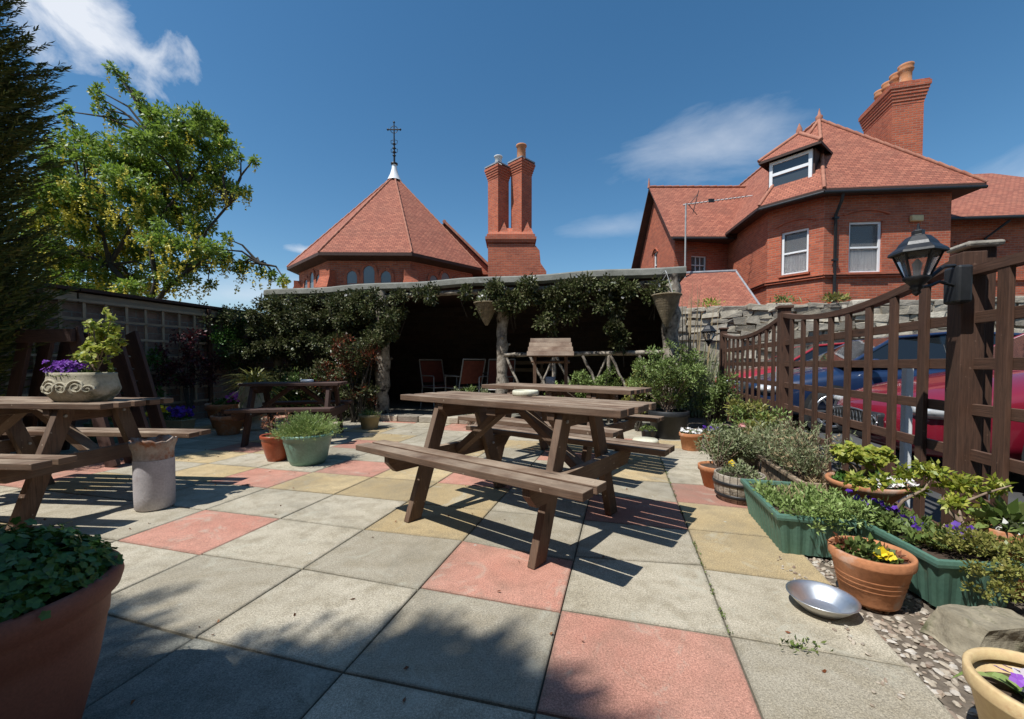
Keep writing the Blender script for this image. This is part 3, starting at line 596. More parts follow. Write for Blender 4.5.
# dormer
t=Vector((.618,-.786,0)); nn_=Vector((.786,.618,0)); rotD=Matrix((t,nn_,UP)).transposed(); dc=Vector((9.70,13.93,-.24))-t*.20-nn_*.36
dm=MB(); dm.box(dc+nn_*.62+UP*7.55,(1.34,1.15,1.2),rotD); od=dm.build('dormer','wood_dark',hs,world=True)
sub=lambda o: setattr(o,'parent',od)
fr=MB()
for x,z,w_,h_ in((-.57,7.58,.1,1.06),(.57,7.58,.1,1.06),(0,8.06,1.04,.1),(0,7.1,1.04,.1),(0,7.66,1.04,.1)): fr.box(dc+t*x-nn_*.0+UP*z,(w_,.09,h_),rotD)
sub(fr.build('window_frame','white',hs,world=True,bevel=.005))
g=MB(); g.face([dc+nn_*.0+t*x+UP*z for x,z in((-.53,7.1),(.53,7.1),(.53,8.05),(-.53,8.05))]); sub(g.build('pane','glass',hs,world=True))
g=MB(); g.box(dc-nn_*.02+UP*6.96,(1.4,.2,.06),rotD); sub(g.build('flashing','white_mortar',hs,world=True))
r_=MB(); e=[dc+t*x+nn_*y+UP*8.2 for x,y in((-.9,-.22),(.9,-.22),(.9,1.3),(-.9,1.3))]; pk=dc+nn_*.75+UP*9.12; pk2=dc+nn_*1.5+UP*9.12
roofpoly(r_,[e[0],e[1],pk]); roofpoly(r_,[e[1],e[2],pk2,pk]); roofpoly(r_,[e[3],e[0],pk,pk2])
sub(r_.build('dormer_roof',['tile','wood_dark'],hs,world=True))
r_=MB()
for a,b in((e[0],pk),(e[1],pk),(pk,pk2)): r_.tube([a+UP*.02,b+UP*.02],.06,8)
r_.tube([pk,pk+UP*.14,pk+UP*.34],[.1,.09,.01],8); sub(r_.build('hip_tiles','ridge',hs,world=True))
# outhouse with hipped tile roof in front of house
oh=thing('outhouse','low outhouse with pinkish tiled hip roof behind the rubble wall','outbuilding',(6.4,13.5,0))
mb=MB(); T0,T1=Vector((6.2,15.0,4.25)),Vector((8.15,15.0,4.33)); B0,B1=Vector((4.55,12.3,2.35)),Vector((7.6,12.2,2.35))
roofpoly(mb,[B0,B1,T1,T0]); roofpoly(mb,[T0,T0+Vector((0,.6,0)),Vector((4.5,16,2.35)),B0]); mb.build('roof',['tile','wood_dark'],oh,world=True)
mb=MB(); bbox(mb,((4.9+7.4)/2,13.9,1.17),(2.3,2.9,2.34)); mb.build('wall','brick',oh,world=True)
mb=MB()
mb.tube([T0,T1],.06,8); mb.tube([B0,T0],.03,8); mb.tube([B1,T1],.035,8); mb.build('ridge_tiles','lead',oh,world=True)
# TV aerial
ae=thing('tv_aerial','slim grey mast carrying a long horizontal aerial in front of the gable','aerial',(6.17,14.7,4.2))
mb=MB(); b0=Vector((6.17,14.7,3.9)); mb.tube([b0,b0+UP*2.75],.03,8); mb.build('mast','chair_metal',ae,world=True)
mb=MB(); q0=b0+UP*2.70+Vector((-.1,0,0)); q1=b0+Vector((2.35,.0,3.02)); mb.tube([q0,q1],.018,6)
mb.build('boom','white_mortar',ae,world=True)
mb=MB()
for i in range(15):
    p=q0.lerp(q1,.05+.06*i); mb.tube([p-Vector((0,.16,0)),p+Vector((0,.16,0))],.008,5)
for s in(-1,1): mb.tube([q0+Vector((.2,0,0)),q0+Vector((.5,0,.35*s))],.012,5)
mb.tube([q0+Vector((.35,0,-.3)),q0+Vector((.55,0,.5))],.014,5); mb.box(q0+Vector((1.0,0,.15)),(.2,.04,.12)); mb.build('aerial_rods','black_iron',ae,world=True)
# chapel
cp=thing('chapel','octagonal red brick chapel with steep tiled spire roof and iron cross','chapel',(-5.65,19.95,0))
CC=Vector((-5.65,19.95,0)); RE=4.62; RWL=4.15; EZ=5.2; APX=CC+UP*10.0
ang=[math.radians(-66.5-45*i) for i in range(8)]
ev=[CC+Vector((math.cos(a),math.sin(a),0))*RE+UP*EZ for a in ang]; wl=[CC+Vector((math.cos(a),math.sin(a),0))*RWL for a in ang]
mb=MB()
for i in range(8):
    a,b=wl[(i+1)%8],wl[i]; panel(mb,a[:2],b[:2],0,EZ+.1)
mb.build('wall','brick',cp,world=True)
mb=MB()
for i in range(8):
    a,b=ev[i],ev[(i+1)%8]; m1=a.lerp(APX,.06)-UP*.0
    mb.face([b,a,APX])
    mb.face([wl[i]+UP*(EZ-.22),wl[(i+1)%8]+UP*(EZ-.22),b-UP*.12,a-UP*.12],mi=1); mb.face([a,b,b-UP*.12,a-UP*.12],mi=1)
mb.build('roof',['tile','wood_dark'],cp,world=True)
mb=MB()
for i in range(8):
    n=18
    for k_ in range(n): mb.tube([ev[i].lerp(APX,k_/n)+UP*.015,ev[i].lerp(APX,(k_+1)/n)+UP*.03],[.035,.045],6)
mb.build('hip_tiles','ridge',cp,world=True)
for i in range(8):
    mb=MB(); a=ang[i]; o=Vector((math.cos(a),math.sin(a),0)); tt=Vector((-o.y,o.x,0)); rt=Matrix((tt,o,UP)).transposed()
    bbox(mb,CC+o*(RWL+.08)+UP*1.95,(.62,.6,3.9),rt); bbox(mb,CC+o*(RWL+.02)+UP*4.25,(.5,.34,.7),rt)
    P=[CC+o*(RWL+y)+tt*x+UP*z for x,y,z in((-.31,.38,3.9),(.31,.38,3.9),(.25,.19,4.35),(-.25,.19,4.35))]; mb.face(P)
    mb.face([P[1],P[2],CC+o*RWL+tt*.31+UP*3.9]); mb.face([P[0],P[3],CC+o*RWL-tt*.31+UP*3.9])
    mb.build('buttress','brick_trim',cp,world=True)
for i in range(8):
    a,b=wl[(i+1)%8],wl[i]
    if i not in(0,1,2,7): continue
    O,d,inn=frame_at(a[:2],b[:2],(b-a).length/2,0)
    for x,w_,zt in((-.66,.52,4.66),(0,.56,4.86),(.66,.52,4.66)):
        if i==7: x=x*.9+.1
        g=MB(); q=[O+d*(x+sx)+UP*z-inn*.015 for sx,z in [(-w_/2,3.1),(w_/2,3.1),(w_/2,zt-.28),(w_*.42,zt-.14),(w_*.25,zt-.05),(0,zt),(-w_*.25,zt-.05),(-w_*.42,zt-.14),(-w_/2,zt-.28)]]
        g.face(q); win=g.build('window','lead_glass',cp,world=True)
        f=MB(); ring=q[1:]+[q[0]]; ring=[q[0]]+q[8:1:-1]+[q[1]]
        for u_,v_ in zip(ring,ring[1:]): f.beam(u_,v_,.12,.07,up=inn)
        for kk in range(1,4): f.tube([O+d*(x-w_/2)+UP*(3.1+kk*.33)-inn*.025,O+d*(x+w_/2)+UP*(3.1+kk*.33)-inn*.025],.008,4)
        fo=f.build('arched_surround','brick_trim',cp,world=True); fo.parent=win
    m=MB(); 
mb=MB(); mb.lathe([(.34,-.25),(.2,.05),(.13,.3),(.1,.55)],APX,12); mb.build('finial_cap','white',cp,world=True)
mb=MB(); A=APX+UP*.5
mb.tube([A,A+UP*2.0],[.05,.025],8)
mb.lathe([(.0,.0),(.16,.02),(.17,.08),(.06,.12)],A,10)
for z in(.45,.62,.8,1.0): mb.lathe([(.02,z-.07),(.09,z),(.02,z+.07)],A,8)
for s in(-1,1):
    for z in(.55,.95):
        mb.tube([A+Vector((0,0,z)),A+Vector((s*.14,0,z+.06)),A+Vector((s*.16,0,z+.2)),A+Vector((s*.05,0,z+.24))],.014,5)
mb.tube([A+Vector((-.3,0,1.68)),A+Vector((.3,0,1.68))],.03,6)
for p in((-.3,1.68),(.3,1.68),(0,2.02)): mb.lathe([(.01,-.06),(.06,0),(.01,.06)],A+Vector((p[0],0,p[1])),8)
rr=[A+Vector((.17*math.cos(x),0,1.68+.17*math.sin(x))) for x in [i*PI/8 for i in range(17)]]; mb.tube(rr,.016,5)
mb.build('iron_cross','black_iron',cp,world=True)
# nave
mb=MB(); bbox(mb,(-3.45,24.6,2.6),(4.6,10.6,5.2)); mb.build('nave_wall','brick',cp,world=True)
mb=MB(); RZ=7.45
roofpoly(mb,[(-.75,19.0,5.15),(-.75,30,5.15),(-3.1,30,RZ),(-3.1,19.0,RZ)]); roofpoly(mb,[(-3.1,19.0,RZ),(-3.1,30,RZ),(-6.1,30,5.1),(-6.1,19.0,5.1)]); mb.face([(-.8,19.1,5.1),(-3.1,19.1,RZ-.05),(-5.9,19.1,5.1)],mi=2)
mb.build('nave_roof',['tile','wood_dark','brick'],cp,world=True)
mb=MB(); mb.beam((-.75,18.97,5.2),(-3.1,18.97,RZ+.04),.12,.1); mb.tube([(-3.1,18.95,RZ+.03),(-3.1,30,RZ+.03)],.09,8); mb.build('ridge_tiles','ridge',cp,world=True)
# twin chimney
ck=MB(); cx,cy=-.05,18.6
bbox(ck,(cx,cy,3.1),(2.0,1.2,6.2))
P=[(cx+1.0,cy-.6,6.2),(cx+1.0,cy+.6,6.2),(cx+1.0,cy+.6,4.2),(cx+1.0,cy-.6,4.2)]
# side slope
for s in(-.6,.6): ck.face([(cx+1.0,cy+s,6.2),(cx+1.0,cy+s,0),(cx+1.55,cy+s,0),(cx+1.55,cy+s,5.0),(cx+1.3,cy+s,5.35),(cx+1.25,cy+s,5.9)])
for (x0,z0),(x1,z1) in zip([(1.0,6.2),(1.25,5.9),(1.3,5.35),(1.55,5.0)],[(1.25,5.9),(1.3,5.35),(1.55,5.0),(1.55,0)]): ck.face([(cx+x0,cy-.6,z0),(cx+x1,cy-.6,z1),(cx+x1,cy+.6,z1),(cx+x0,cy+.6,z0)])
bbox(ck,(cx,cy,6.3),(2.1,1.3,.12)); bbox(ck,(cx,cy,6.42),(2.22,1.42,.12)); bbox(ck,(cx,cy,6.54),(2.1,1.3,.12))
ck.face([(cx-1.0,cy-.6,6.6),(cx+1.0,cy-.6,6.6),(cx+.9,cy-.2,7.0),(cx-.9,cy-.2,7.0)])
r45=Matrix.Rotation(PI/4,3,'Z')
for x,zt in((-.56,9.75),(.47,9.98)):
    c=Vector((cx+x,cy,0)); bbox(ck,c+UP*((6.6+zt-.6)/2),(.66,.66,zt-.6-6.6),r45)
    # broach foot
    for q in range(4):
        a=PI/4*0+q*PI/2; a0=Vector((math.cos(a),math.sin(a),0)); a1=Vector((math.cos(a+PI/2),math.sin(a+PI/2),0))
        b=[c+a0*.47+UP*6.6,c+a1*.47+UP*6.6,c+(a0+a1)*.48+UP*6.6]; ap=c+(a0+a1)*.235+UP*7.35
        ck.face([b[0],b[2],ap]); ck.face([b[2],b[1],ap])
    for i in range(5): bbox(ck,c+UP*(zt-.56+.1*i),(.69+.05*i,.69+.05*i,.1),r45)
cko=ck.build('chimney','brick',cp,world=True)
for x,zt in((-.56,9.75),(.47,9.98)):
    m=MB(); m.lathe([(.62,0),(.62,.06),(.5,.12),(.2,.26)],(cx+x,cy,zt-.06),4,ph=0,sm=False); o=m.build('cap','lead',cp,world=True); o.parent=cko
m=MB(); m.lathe([(.15,0),(.15,.3),(.19,.32),(.19,.36),(.1,.36)],(cx-.56,cy,9.87),14); o=m.build('chimney_pot','white_mortar',cp,world=True); o.parent=cko
m=MB(); m.lathe([(.2,0),(.19,.5),(.24,.54),(.24,.6),(.12,.6)],(cx+.47,cy,10.12),14); o=m.build('chimney_pot','terra',cp,world=True); o.parent=cko
pb=thing('sky_blocker_building','unseen building added behind the viewer to cut the sky light','building',(-2,-7.5,0))  # building added out of view to block sky light and deepen shadows
mb=MB(); panel(mb,(8,-4.6),(-11,-4.6),0,6.2,[(5,6,.9,2.2),(9,10,0,2.1),(13,14,.9,2.2),(5,6,3.6,4.8),(13,14,3.6,4.8)]); panel(mb,(-11,-4.6),(-11,-11),0,6.2); panel(mb,(-11,-11),(8,-11),0,6.2); panel(mb,(8,-11),(8,-4.6),0,6.2); mb.build('wall','brick_old',pb,world=True)
mb=MB(); roofpoly(mb,[(8.3,-4.3,6.15),(-11.3,-4.3,6.15),(-11.3,-7.8,8.4),(8.3,-7.8,8.4)]); roofpoly(mb,[(-11.3,-11.3,6.15),(8.3,-11.3,6.15),(8.3,-7.8,8.4),(-11.3,-7.8,8.4)]); mb.build('roof',['tile','wood_dark'],pb,world=True)
for s0,s1,z0,z1 in((5,6,.9,2.2),(13,14,.9,2.2),(5,6,3.6,4.8),(13,14,3.6,4.8)): sash(pb,(8,-4.6),(-11,-4.6),s0,s1,z0,z1)
mb=MB(); bbox(mb,(-1.5,-4.7,1.05),(1.0,.05,2.1)); mb.build('door','wood_dark',pb,world=True)
# ================================================================== rubble wall
rw=thing('rubble_stone_wall','grey rubble stone wall between the car park and the brick house','wall',G(7,11.5))
core=MB(); bbox(core,G(8,11.72,1.2),(14,.30,2.4),rotG); core.build('mortar_core','mortar',rw,world=True)
bk=MB(); z=0.0
while z<2.44:
    h=R.uniform(.15,.30); h=min(h,2.50-z); a=1.0+R.uniform(-.2,0)
    while a<15:
        w_=R.uniform(.15,.62); hh=h*R.uniform(.8,1.0)+(R.uniform(0,.10) if z+h>2.4 else 0)
        c=G(a+w_/2,11.55+R.uniform(-.03,.03),z+h/2)
        if z>1.3 or R.random()<.6:
            sz=(w_*.95,.16,hh*.94); i0=len(bk.v); bk.box(c,sz,rotG@Matrix.Rotation(R.uniform(-.06,.06),3,'Y'))
            for q in range(i0,i0+8): bk.v[q]=tuple(Vector(bk.v[q])+Vector((R.uniform(-.055,.055),R.uniform(-.03,.03),R.uniform(-.05,.05))))
        a+=w_
    z+=h
bk.build('stones','rubble',rw,world=True,bevel=.035,seg=3)
cpn=MB(); a=1.0
while a<15:
    w_=R.uniform(.3,.7); i0=len(cpn.v); cpn.box(G(a+w_/2,11.7,2.49+R.uniform(-.02,.04)),(w_*.97,.5,R.uniform(.1,.17)),rotG)
    for q in range(i0,i0+8): cpn.v[q]=tuple(Vector(cpn.v[q])+Vector((R.uniform(-.04,.04),R.uniform(-.03,.03),R.uniform(-.03,.03))))
    a+=w_
cpn.build('coping_stones','rubble',rw,world=True,bevel=.03)
for nm,lab,a,z,mat,n,s in(('wall_weed','yellow green weed growing on the wall top beside the outhouse roof',2.6,2.62,'golden',90,.09),('wall_weed','tuft of leafy weeds on the wall top below the sash window',5.6,2.62,'bronze',160,.1),('wall_weed','dark ivy tuft on the wall top right of the downpipe',4.4,2.62,'mid',120,.08)):
    c=G(a,11.6,z); L=Leaves(); q,d=ball((0,0,.05),(.35,.15,.16),n,.2); L.add(q,d+np.array([0,0,.6]),s,s*.5); q=NR.normal(size=(12,3))*np.array([.25,.1,0]); L.blade(q,NR.normal(size=(12,3))*.4+np.array([0,0,1]),.35,.02,.4)
    tag(L.build(nm,mat,None),lab,'weed',group='weeds on the rubble wall').location=c
# ================================================================== shed
sh=thing('garden_shelter','open fronted rustic shelter with grey felt roof on rough bark posts','shelter',G(-2.6,5.3))
mb=MB()
P=lambda a,b,z: G(a,b,z)
th=.12
aL,aR,bF,bB=-6.33,1.08,5.2,8.15
segs=26; rows=[]
for b,z in((bF+.03,2.21),(bF-.01,2.25),(bF,2.33),(bF+.06,2.36),(bB,2.47)):
    rows.append([G(aL+(aR-aL)*i/segs,b+.008*math.sin(i*1.7)*(b<5.5),z+.012*math.sin(i*.9+1)) for i in range(segs+1)])
mb.grid(rows,sm=False)
mb.face([G(aL,bF+.03,2.21),G(aR,bF+.03,2.21),G(aR,bB,2.3),G(aL,bB,2.3)],mi=1)
for a in(aL,aR): mb.face([G(a,bF,2.21),G(a,bF,2.34),G(a,bB,2.47),G(a,bB,2.3)])
mb.build('roof',['felt','wood_dark'],sh,world=True)
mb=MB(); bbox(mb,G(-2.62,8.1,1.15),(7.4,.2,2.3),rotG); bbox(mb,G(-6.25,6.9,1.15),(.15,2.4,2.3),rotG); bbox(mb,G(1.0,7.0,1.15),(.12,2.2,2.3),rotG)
mb.build('back_wall','shade_dark_brick',sh,world=True)
def bumpy(a,b,r,n=14,amp=.14):
    a=Vector(a);b=Vector(b); pts=[a.lerp(b,i/n)+Vector((R.gauss(0,1),R.gauss(0,1),0))*r*amp for i in range(n+1)]; return pts,[r*R.uniform(.82,1.15) for _ in range(n+1)]
for a,r in((-6.15,.08),(-3.88,.115),(-1.68,.095),(.875,.115)):
    m=MB(); p,q=bumpy(G(a,5.3,0),G(a+.03,5.3,2.25),r,20,.06); m.tube(p,q,10); 
    for _ in range(5):
        s=p[R.randint(3,17)]; an=R.uniform(0,2*PI); m.tube([s,s+Vector((math.cos(an),math.sin(an),.3))*r*1.35],[r*.35,r*.2],6)
    m.build('bark_post','bark',sh,world=True)
m=MB()
for a0,a1 in((-6.3,-3.9),(-3.9,-1.7),(-1.7,1.0)):
    p,q=bumpy(G(a0,5.3,2.14),G(a1,5.3,2.14),.05,8,.2); m.tube(p,q,8)
m.build('eaves_pole','bark',sh,world=True)
m=MB()
p,q=bumpy(G(-1.62,5.28,1.10),G(.8,5.28,1.12),.034,12,.3); m.tube(p,q,8)
p,q=bumpy(G(-1.62,5.28,.28),G(.8,5.28,.25),.03,10,.3); m.tube(p,q,7)
for i in range(6):
    a=-1.62+.41*i; p,q=bumpy(G(a+.02,5.26,1.08),G(a+.40,5.26,.3),.022,6,.35); m.tube(p,q,6)
    if i%2: p,q=bumpy(G(a+.38,5.31,1.08),G(a+.05,5.31,.3),.017,6,.4); m.tube(p,q,6)
for a in(-.82,.02): p,q=bumpy(G(a,5.28,0),G(a,5.28,1.1),.03,8,.2); m.tube(p,q,7)
m.build('rustic_railing','bark',sh,world=True)
m=MB(); 
a=-3.7
while a<-1.0:
    w_=R.uniform(.3,.5); m.box(G(a+w_/2,5.05,.05),(w_*.96,.22,.11),rotG); a+=w_
m.build('kerb_stones','rubble',sh,world=True,bevel=.015)
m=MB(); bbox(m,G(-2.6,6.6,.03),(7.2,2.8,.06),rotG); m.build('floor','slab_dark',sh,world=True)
# climber on shelter
def climber(name,label,spec,mat,size,seed,flowers=0,cat='climber',stems=True,per=200):
    th_=thing(name,label,cat,G(*spec[0][:2],0)); L=Leaves(); F=Leaves(); pts=[]
    for (a,b,z,ra,rb,rz,n) in spec:
        c=G(a,b,z); k_=max(3,int(n/per))
        for _ in range(k_):
            q=c+EX*R.uniform(-ra,ra)+EY*R.uniform(-rb,rb)+UP*R.uniform(-rz,rz); rr=R.uniform(.07,.16)
            P_,D_=ball(tuple(q),(rr*1.2,rr,rr*1.1),n//k_,.2); L.add(P_,D_+np.array([-.1,-.6,-.3]),size,size*.55); 
            if flowers and R.random()<flowers: F.flowers(P_[:2]+np.array([-.02,-.05,0]),.026,up=(-.2,-.9,.3))
            pts.append(q)
    L.build('foliage',mat,th_,world=True)
    if F.V: F.build('flowers','whitep',th_,world=True)
    if stems:
        m=MB()
        for q in R.sample(pts,min(14,len(pts))): m.tube([q+Vector((R.uniform(-.1,.1),.08,-.35)),q+Vector((R.uniform(-.1,.1),0,-.1)),q+Vector((R.uniform(-.2,.2),0,.2))],[.004,.006,.006],5,cap=False)
        m.build('stems','trunk',th_,world=True)
    return th_
climber('shelter_climber','dense dark climber with small white flowers covering the left bay of the shelter',
 [(-4.0,5.0,1.85,.55,.2,.33,6500),(-5.0,5.05,1.75,.9,.2,.42,10000),(-5.9,5.1,1.6,.45,.2,.5,5500),(-3.6,5.05,1.55,.25,.18,.3,2500),(-5.1,5.1,1.0,1.0,.2,.35,8000),(-5.1,5.15,.4,1.1,.15,.35,6000),(-6.3,4.9,1.3,.4,.3,.6,4500),(-3.2,5.1,2.08,.4,.12,.12,1000)],'climber',.05,1,.05)
climber('clematis_climber','climber with white blossom hanging from the roof edge between the middle and right posts',
 [(-1.3,5.1,1.98,.45,.14,.22,3600),(-.75,5.12,1.78,.22,.12,.32,2800),(-.3,5.1,1.98,.4,.13,.2,3000),(.1,5.12,1.65,.14,.1,.5,2600),(.45,5.12,2.02,.35,.12,.12,1500),(-1.9,5.1,1.98,.3,.14,.22,1000),(-2.5,5.1,2.1,.4,.12,.12,700)],'climber',.055,2,.14)
# red-leaved shrub in front of post
def shrub(name,label,loc,blobs,mat,size,cat='shrub',stem='trunk',mats2=None,aspect=.5,stems=8,up=.5,group=None,jit=.3,clsz=(.08,.16)):
    th_=thing(name,label,cat,loc,group=group); L=Leaves(); L2=Leaves(); m=MB(); 
    for (x,y,z,rx,ry,rz,n) in blobs:
        k_=max(3,n//70)
        for i in range(k_):
            q,_=ball((x,y,z),(rx,ry,rz),1,.35); q=q[0]; rr=R.uniform(*clsz); P_,D_=ball(q,(rr,rr,rr*.9),n//k_,.15)
            (L2 if (mats2 and R.random()<mats2[1]) else L).add(P_,D_+np.array([0,0,up]),size,size*aspect,jit=jit)
            if i<stems: b=Vector((x*.35+R.uniform(-.04,.04),y*.35+R.uniform(-.04,.04),0)); m.tube([b,(b+Vector(q))/2+Vector((R.uniform(-.05,.05),R.uniform(-.05,.05),.03)),q],[.012,.009,.004],5,cap=False)
    L.build('foliage',mat,th_)
    if L2.V: L2.build('young_foliage',mats2[0],th_)
    m.build('stems',stem,th_); return th_
p=G(-4.05,4.7); shrub('red_tinged_shrub','bushy shrub with reddish young leaves growing against the bark post',p,[(0,0,1.05,.38,.25,.42,2600),(.3,0,1.2,.2,.15,.35,900),(-.6,.1,.6,.5,.2,.4,1800),(.1,0,.45,.45,.2,.3,1300)],'climber',.05,mats2=('redleaf',.55))
p=G(-5.2,4.6); shrub('dark_shrub','dark green shrub behind the small far table',p,[(0,0,.5,.6,.25,.4,2200),(.5,0,.4,.5,.2,.3,1200)],'deep',.05,mats2=('mid',.35))
# ================================================================== left wall with trellis
lw=thing('boundary_wall','shaded old brick boundary wall with timber coping on the left','wall',G(-6.98,0))
mb=MB(); bbox(mb,G(-6.98,1.0,.96),(.22,14.0,1.92),rotG); mb.build('brickwork','brick_old',lw,world=True)
mb=MB()
for i in range(8): mb.box(G(-6.93,-5.2+1.76*i,1.95),(.34,1.75,.045),rotG)
mb.build('coping_board','wood_dark',lw,world=True,bevel=.004)
mb=MB(); 
for i in range(8): mb.box(G(-6.83,-5.2+1.76*i,1.84),(.03,1.74,.13),rotG)
mb.build('fascia_board','trellis',lw,world=True,bevel=.004)
tl=thing('wall_trellis','square timber trellis fixed to the left boundary wall','trellis',G(-6.76,1.5))
mb=MB()
for i in range(27):
    b=-1.9+.245*i
    mb.box(G(-6.775,b,1.05),(.018,.034,1.5),rotG)
for i in range(7): mb.box(G(-6.754,1.28,.33+.245*i),(.018,6.5,.034),rotG)
mb.build('battens','trellis',tl,world=True)
for b in(-1.9,.2,2.3,4.45):
    m=MB(); m.box(G(-6.74,b,.95),(.06,.06,1.9),rotG); m.build('post','fence',tl,world=True,bevel=.004)
for nm,lab,bb,z,mat,sz,n in(('wine_creeper','wine red creeper climbing the trellis',4.0,1.1,'wine',.05,1800),('ivy','dark green ivy at the far end of the trellis wall',4.9,1.45,'deep',.05,2200),('wall_shrub','green leafy shrub low against the trellis',3.2,.75,'deep',.055,900)):
    th_=thing(nm,lab,'climber' if nm!='wall_shrub' else 'shrub',G(-6.55,bb)); L=Leaves(); m=MB()
    for _ in range(n//60):
        q=G(-6.6+R.uniform(-.1,.15),bb+R.uniform(-.5,.5),z+R.uniform(-.45,.35)); P_,D_=ball(tuple(q),(.12,.14,.13),60,.1); L.add(P_,D_+np.array([.5,-.3,0]),sz,sz*.6)
        if _<8: m.tube([G(-6.6,bb,0),G(-6.62,bb+R.uniform(-.1,.1),z*.5),q],[.012,.01,.004],5,cap=False)
    L.build('foliage',mat,th_,world=True); m.build('stems','trunk',th_,world=True)
th_=thing('ivy','sparse ivy trailing over the coping near the shelter corner','climber',G(-6.7,5.4)); L=Leaves()
for _ in range(26):
    q=G(-6.75+R.uniform(-.15,.25),5.0+R.uniform(-.7,.6),1.55+R.uniform(-.5,.4)); P_,D_=ball(tuple(q),(.13,.13,.13),60,.1); L.add(P_,D_+np.array([.5,-.3,0]),.045,.03)
L.build('foliage','climber',th_,world=True)
# ================================================================== lattice fence
FA=1.879
fn=thing('lattice_fence','red brown square lattice fence with swooping top rails along the car park','fence',G(FA,1.6))
PB=[-.9,1.50,3.91,6.65]
def post(b,h,w_=.10,cap=True,a=FA):
    m=MB(); m.box(G(a,b,h/2),(w_,w_,h),rotG); 
    if cap: m.box(G(a,b,h+.012),(w_+.035,w_+.035,.028),rotG)
    return m.build('post','fence',fn,world=True,bevel=.004)
post(PB[2],1.545); post(PB[3],1.545)
post(1.49,1.50,.095,False,FA-.01)
m=MB(); m.box(G(FA+.065,1.555,.765),(.10,.10,1.53),rotG); gp=m.build('gate_post','fence',fn,world=True,bevel=.004)
m=MB(); n0=len(m.v); m.box(G(FA+.055,1.55,1.545),(.15,.15,.028),rotG); o=m.build('post_cap','stone_wall',fn,world=True,bevel=.012); o.parent=gp
def lattice(b0,b1,top,name_rail=True,n=None):
    L=b1-b0; m=MB(); n=n or int(round(L/.245))
    for i in range(1,n):
        t=i/n; b=b0+L*t; zt=top(t)-.02; m.box(G(FA-.018,b,zt/2+.02),(.022,.062,zt-.04),rotG)
    for i in range(7):
        z=.06+.2235*i
        if z>min(top(x/10) for x in range(11))-.03:
            # upper rail only where it stays below the swoop
            continue
        m.box(G(FA+.005,(b0+b1)/2,z),(.02,L-.09,.055),rotG)
    z=.06+.2235*6
    m.build('trellis_panel','fence',fn,world=True,bevel=.002)
    r=MB(); k_=14; pts=[G(FA,b0+.04+(L-.08)*i/k_,top(i/k_)) for i in range(k_+1)]
    V=[]; rows=[]
    for i,p in enumerate(pts):
        rows.append([p+EX*-.032+UP*-.022,p+EX*.032+UP*-.022,p+EX*.032+UP*.022,p+EX*-.032+UP*.022])
    r.grid(rows,True,sm=False,us=[0,.06,.1,.16,.2],vs=[L*i/k_ for i in range(k_+1)]); r.build('top_rail','fence',fn,world=True)
lattice(PB[1],PB[2],lambda t:1.355+.115*(2*t-1)**2-(.0)*t,n=9)
lattice(PB[2],PB[3],lambda t:1.33+.12*(2*t-1)**2,n=11)
lattice(PB[0],PB[1],lambda t:1.405,n=10)
m=MB(); m.box(G(FA+.2,2.29,.47),(.045,.05,.98),rotG); o=m.build('white_marker_post','white',None,bevel=.006); tag(o,'thin white timber post just behind the fence beside the red car','post')
m=MB(); m.box(G(FA+.6,5.9,.5),(.06,.06,.95),rotG); o=m.build('white_marker_post','white',None,bevel=.006); tag(o,'small distant white post beyond the far fence panel','post')
# lanterns
def lantern(name,label,c,box,s=1.0,group='black wall lanterns'):
    t_=thing(name,label,'lantern',c,group=group); 
    m=MB(); prof=[(.012,.335),(.03,.325),(.03,.30),(.055,.29),(.085,.255),(.095,.235),(.13,.205),(.135,.19),(.125,.185)]
    m.lathe([(r*s,z*s) for r,z in prof],(0,0,0),6,sm=False,ph=.3); m.tube([(0,0,.32*s),(0,0,.37*s)],[.012*s,.004*s],6); m.build('lantern_roof','black_iron',t_,bevel=.002)
    m=MB()
    for i in range(6):
        a=.3+i*PI/3; u=Vector((math.cos(a),math.sin(a),0)); m.tube([u*.108*s+UP*.19*s,u*.055*s+UP*.05*s],.006*s,5)
    m.lathe([(.062*s,.055*s),(.066*s,.04*s),(.045*s,.02*s),(.028*s,.0),(.034*s,-.012*s),(.018*s,-.025*s),(.022*s,-.04*s),(.004*s,-.06*s)],(0,0,0),12); m.build('lantern_frame','black_iron',t_)
    m=MB(); m.lathe([(.051*s,.052*s),(.103*s,.19*s)],(0,0,0),6,sm=False,ph=.3); m.build('glass_panes','clear',t_)
    m=MB(); m.lathe([(.016*s,.05*s),(.018*s,.1*s),(.024*s,.13*s),(.006*s,.16*s)],(0,0,0),10); m.build('bulb','white',t_)
    b=Vector(box)-Vector(c); m=MB()
    d=b.normalized(); up=UP; m.tube([Vector((0,0,-.01)),d*.09*s+UP*-.0,b*.6+UP*.02,b+UP*.0],.009*s,7)
    cu=[d*.03+UP*.01,b*.35+UP*.05*s,b*.7+UP*.115*s,b+UP*.12*s]; m.tube(cu,.011*s,7); m.build('bracket_arm','black_iron',t_)
    return t_
lantern('wall_lantern','large black carriage lantern on a bracket beside the capped gate post',(1.93,1.965,1.325),(2.13,1.985,1.33),.80)
m=MB(); bc=G(FA-.09,1.42,1.335); m.box(bc,(.06,.10,.18),rotG); o=m.build('junction_box','black_pl',None,bevel=.012); tag(o,'black electrical junction box fixed to the gate post','junction box')
lantern('wall_lantern','small black carriage lantern by the farthest fence post',(3.22,6.72,1.30),(3.45,6.9,1.33),.95)
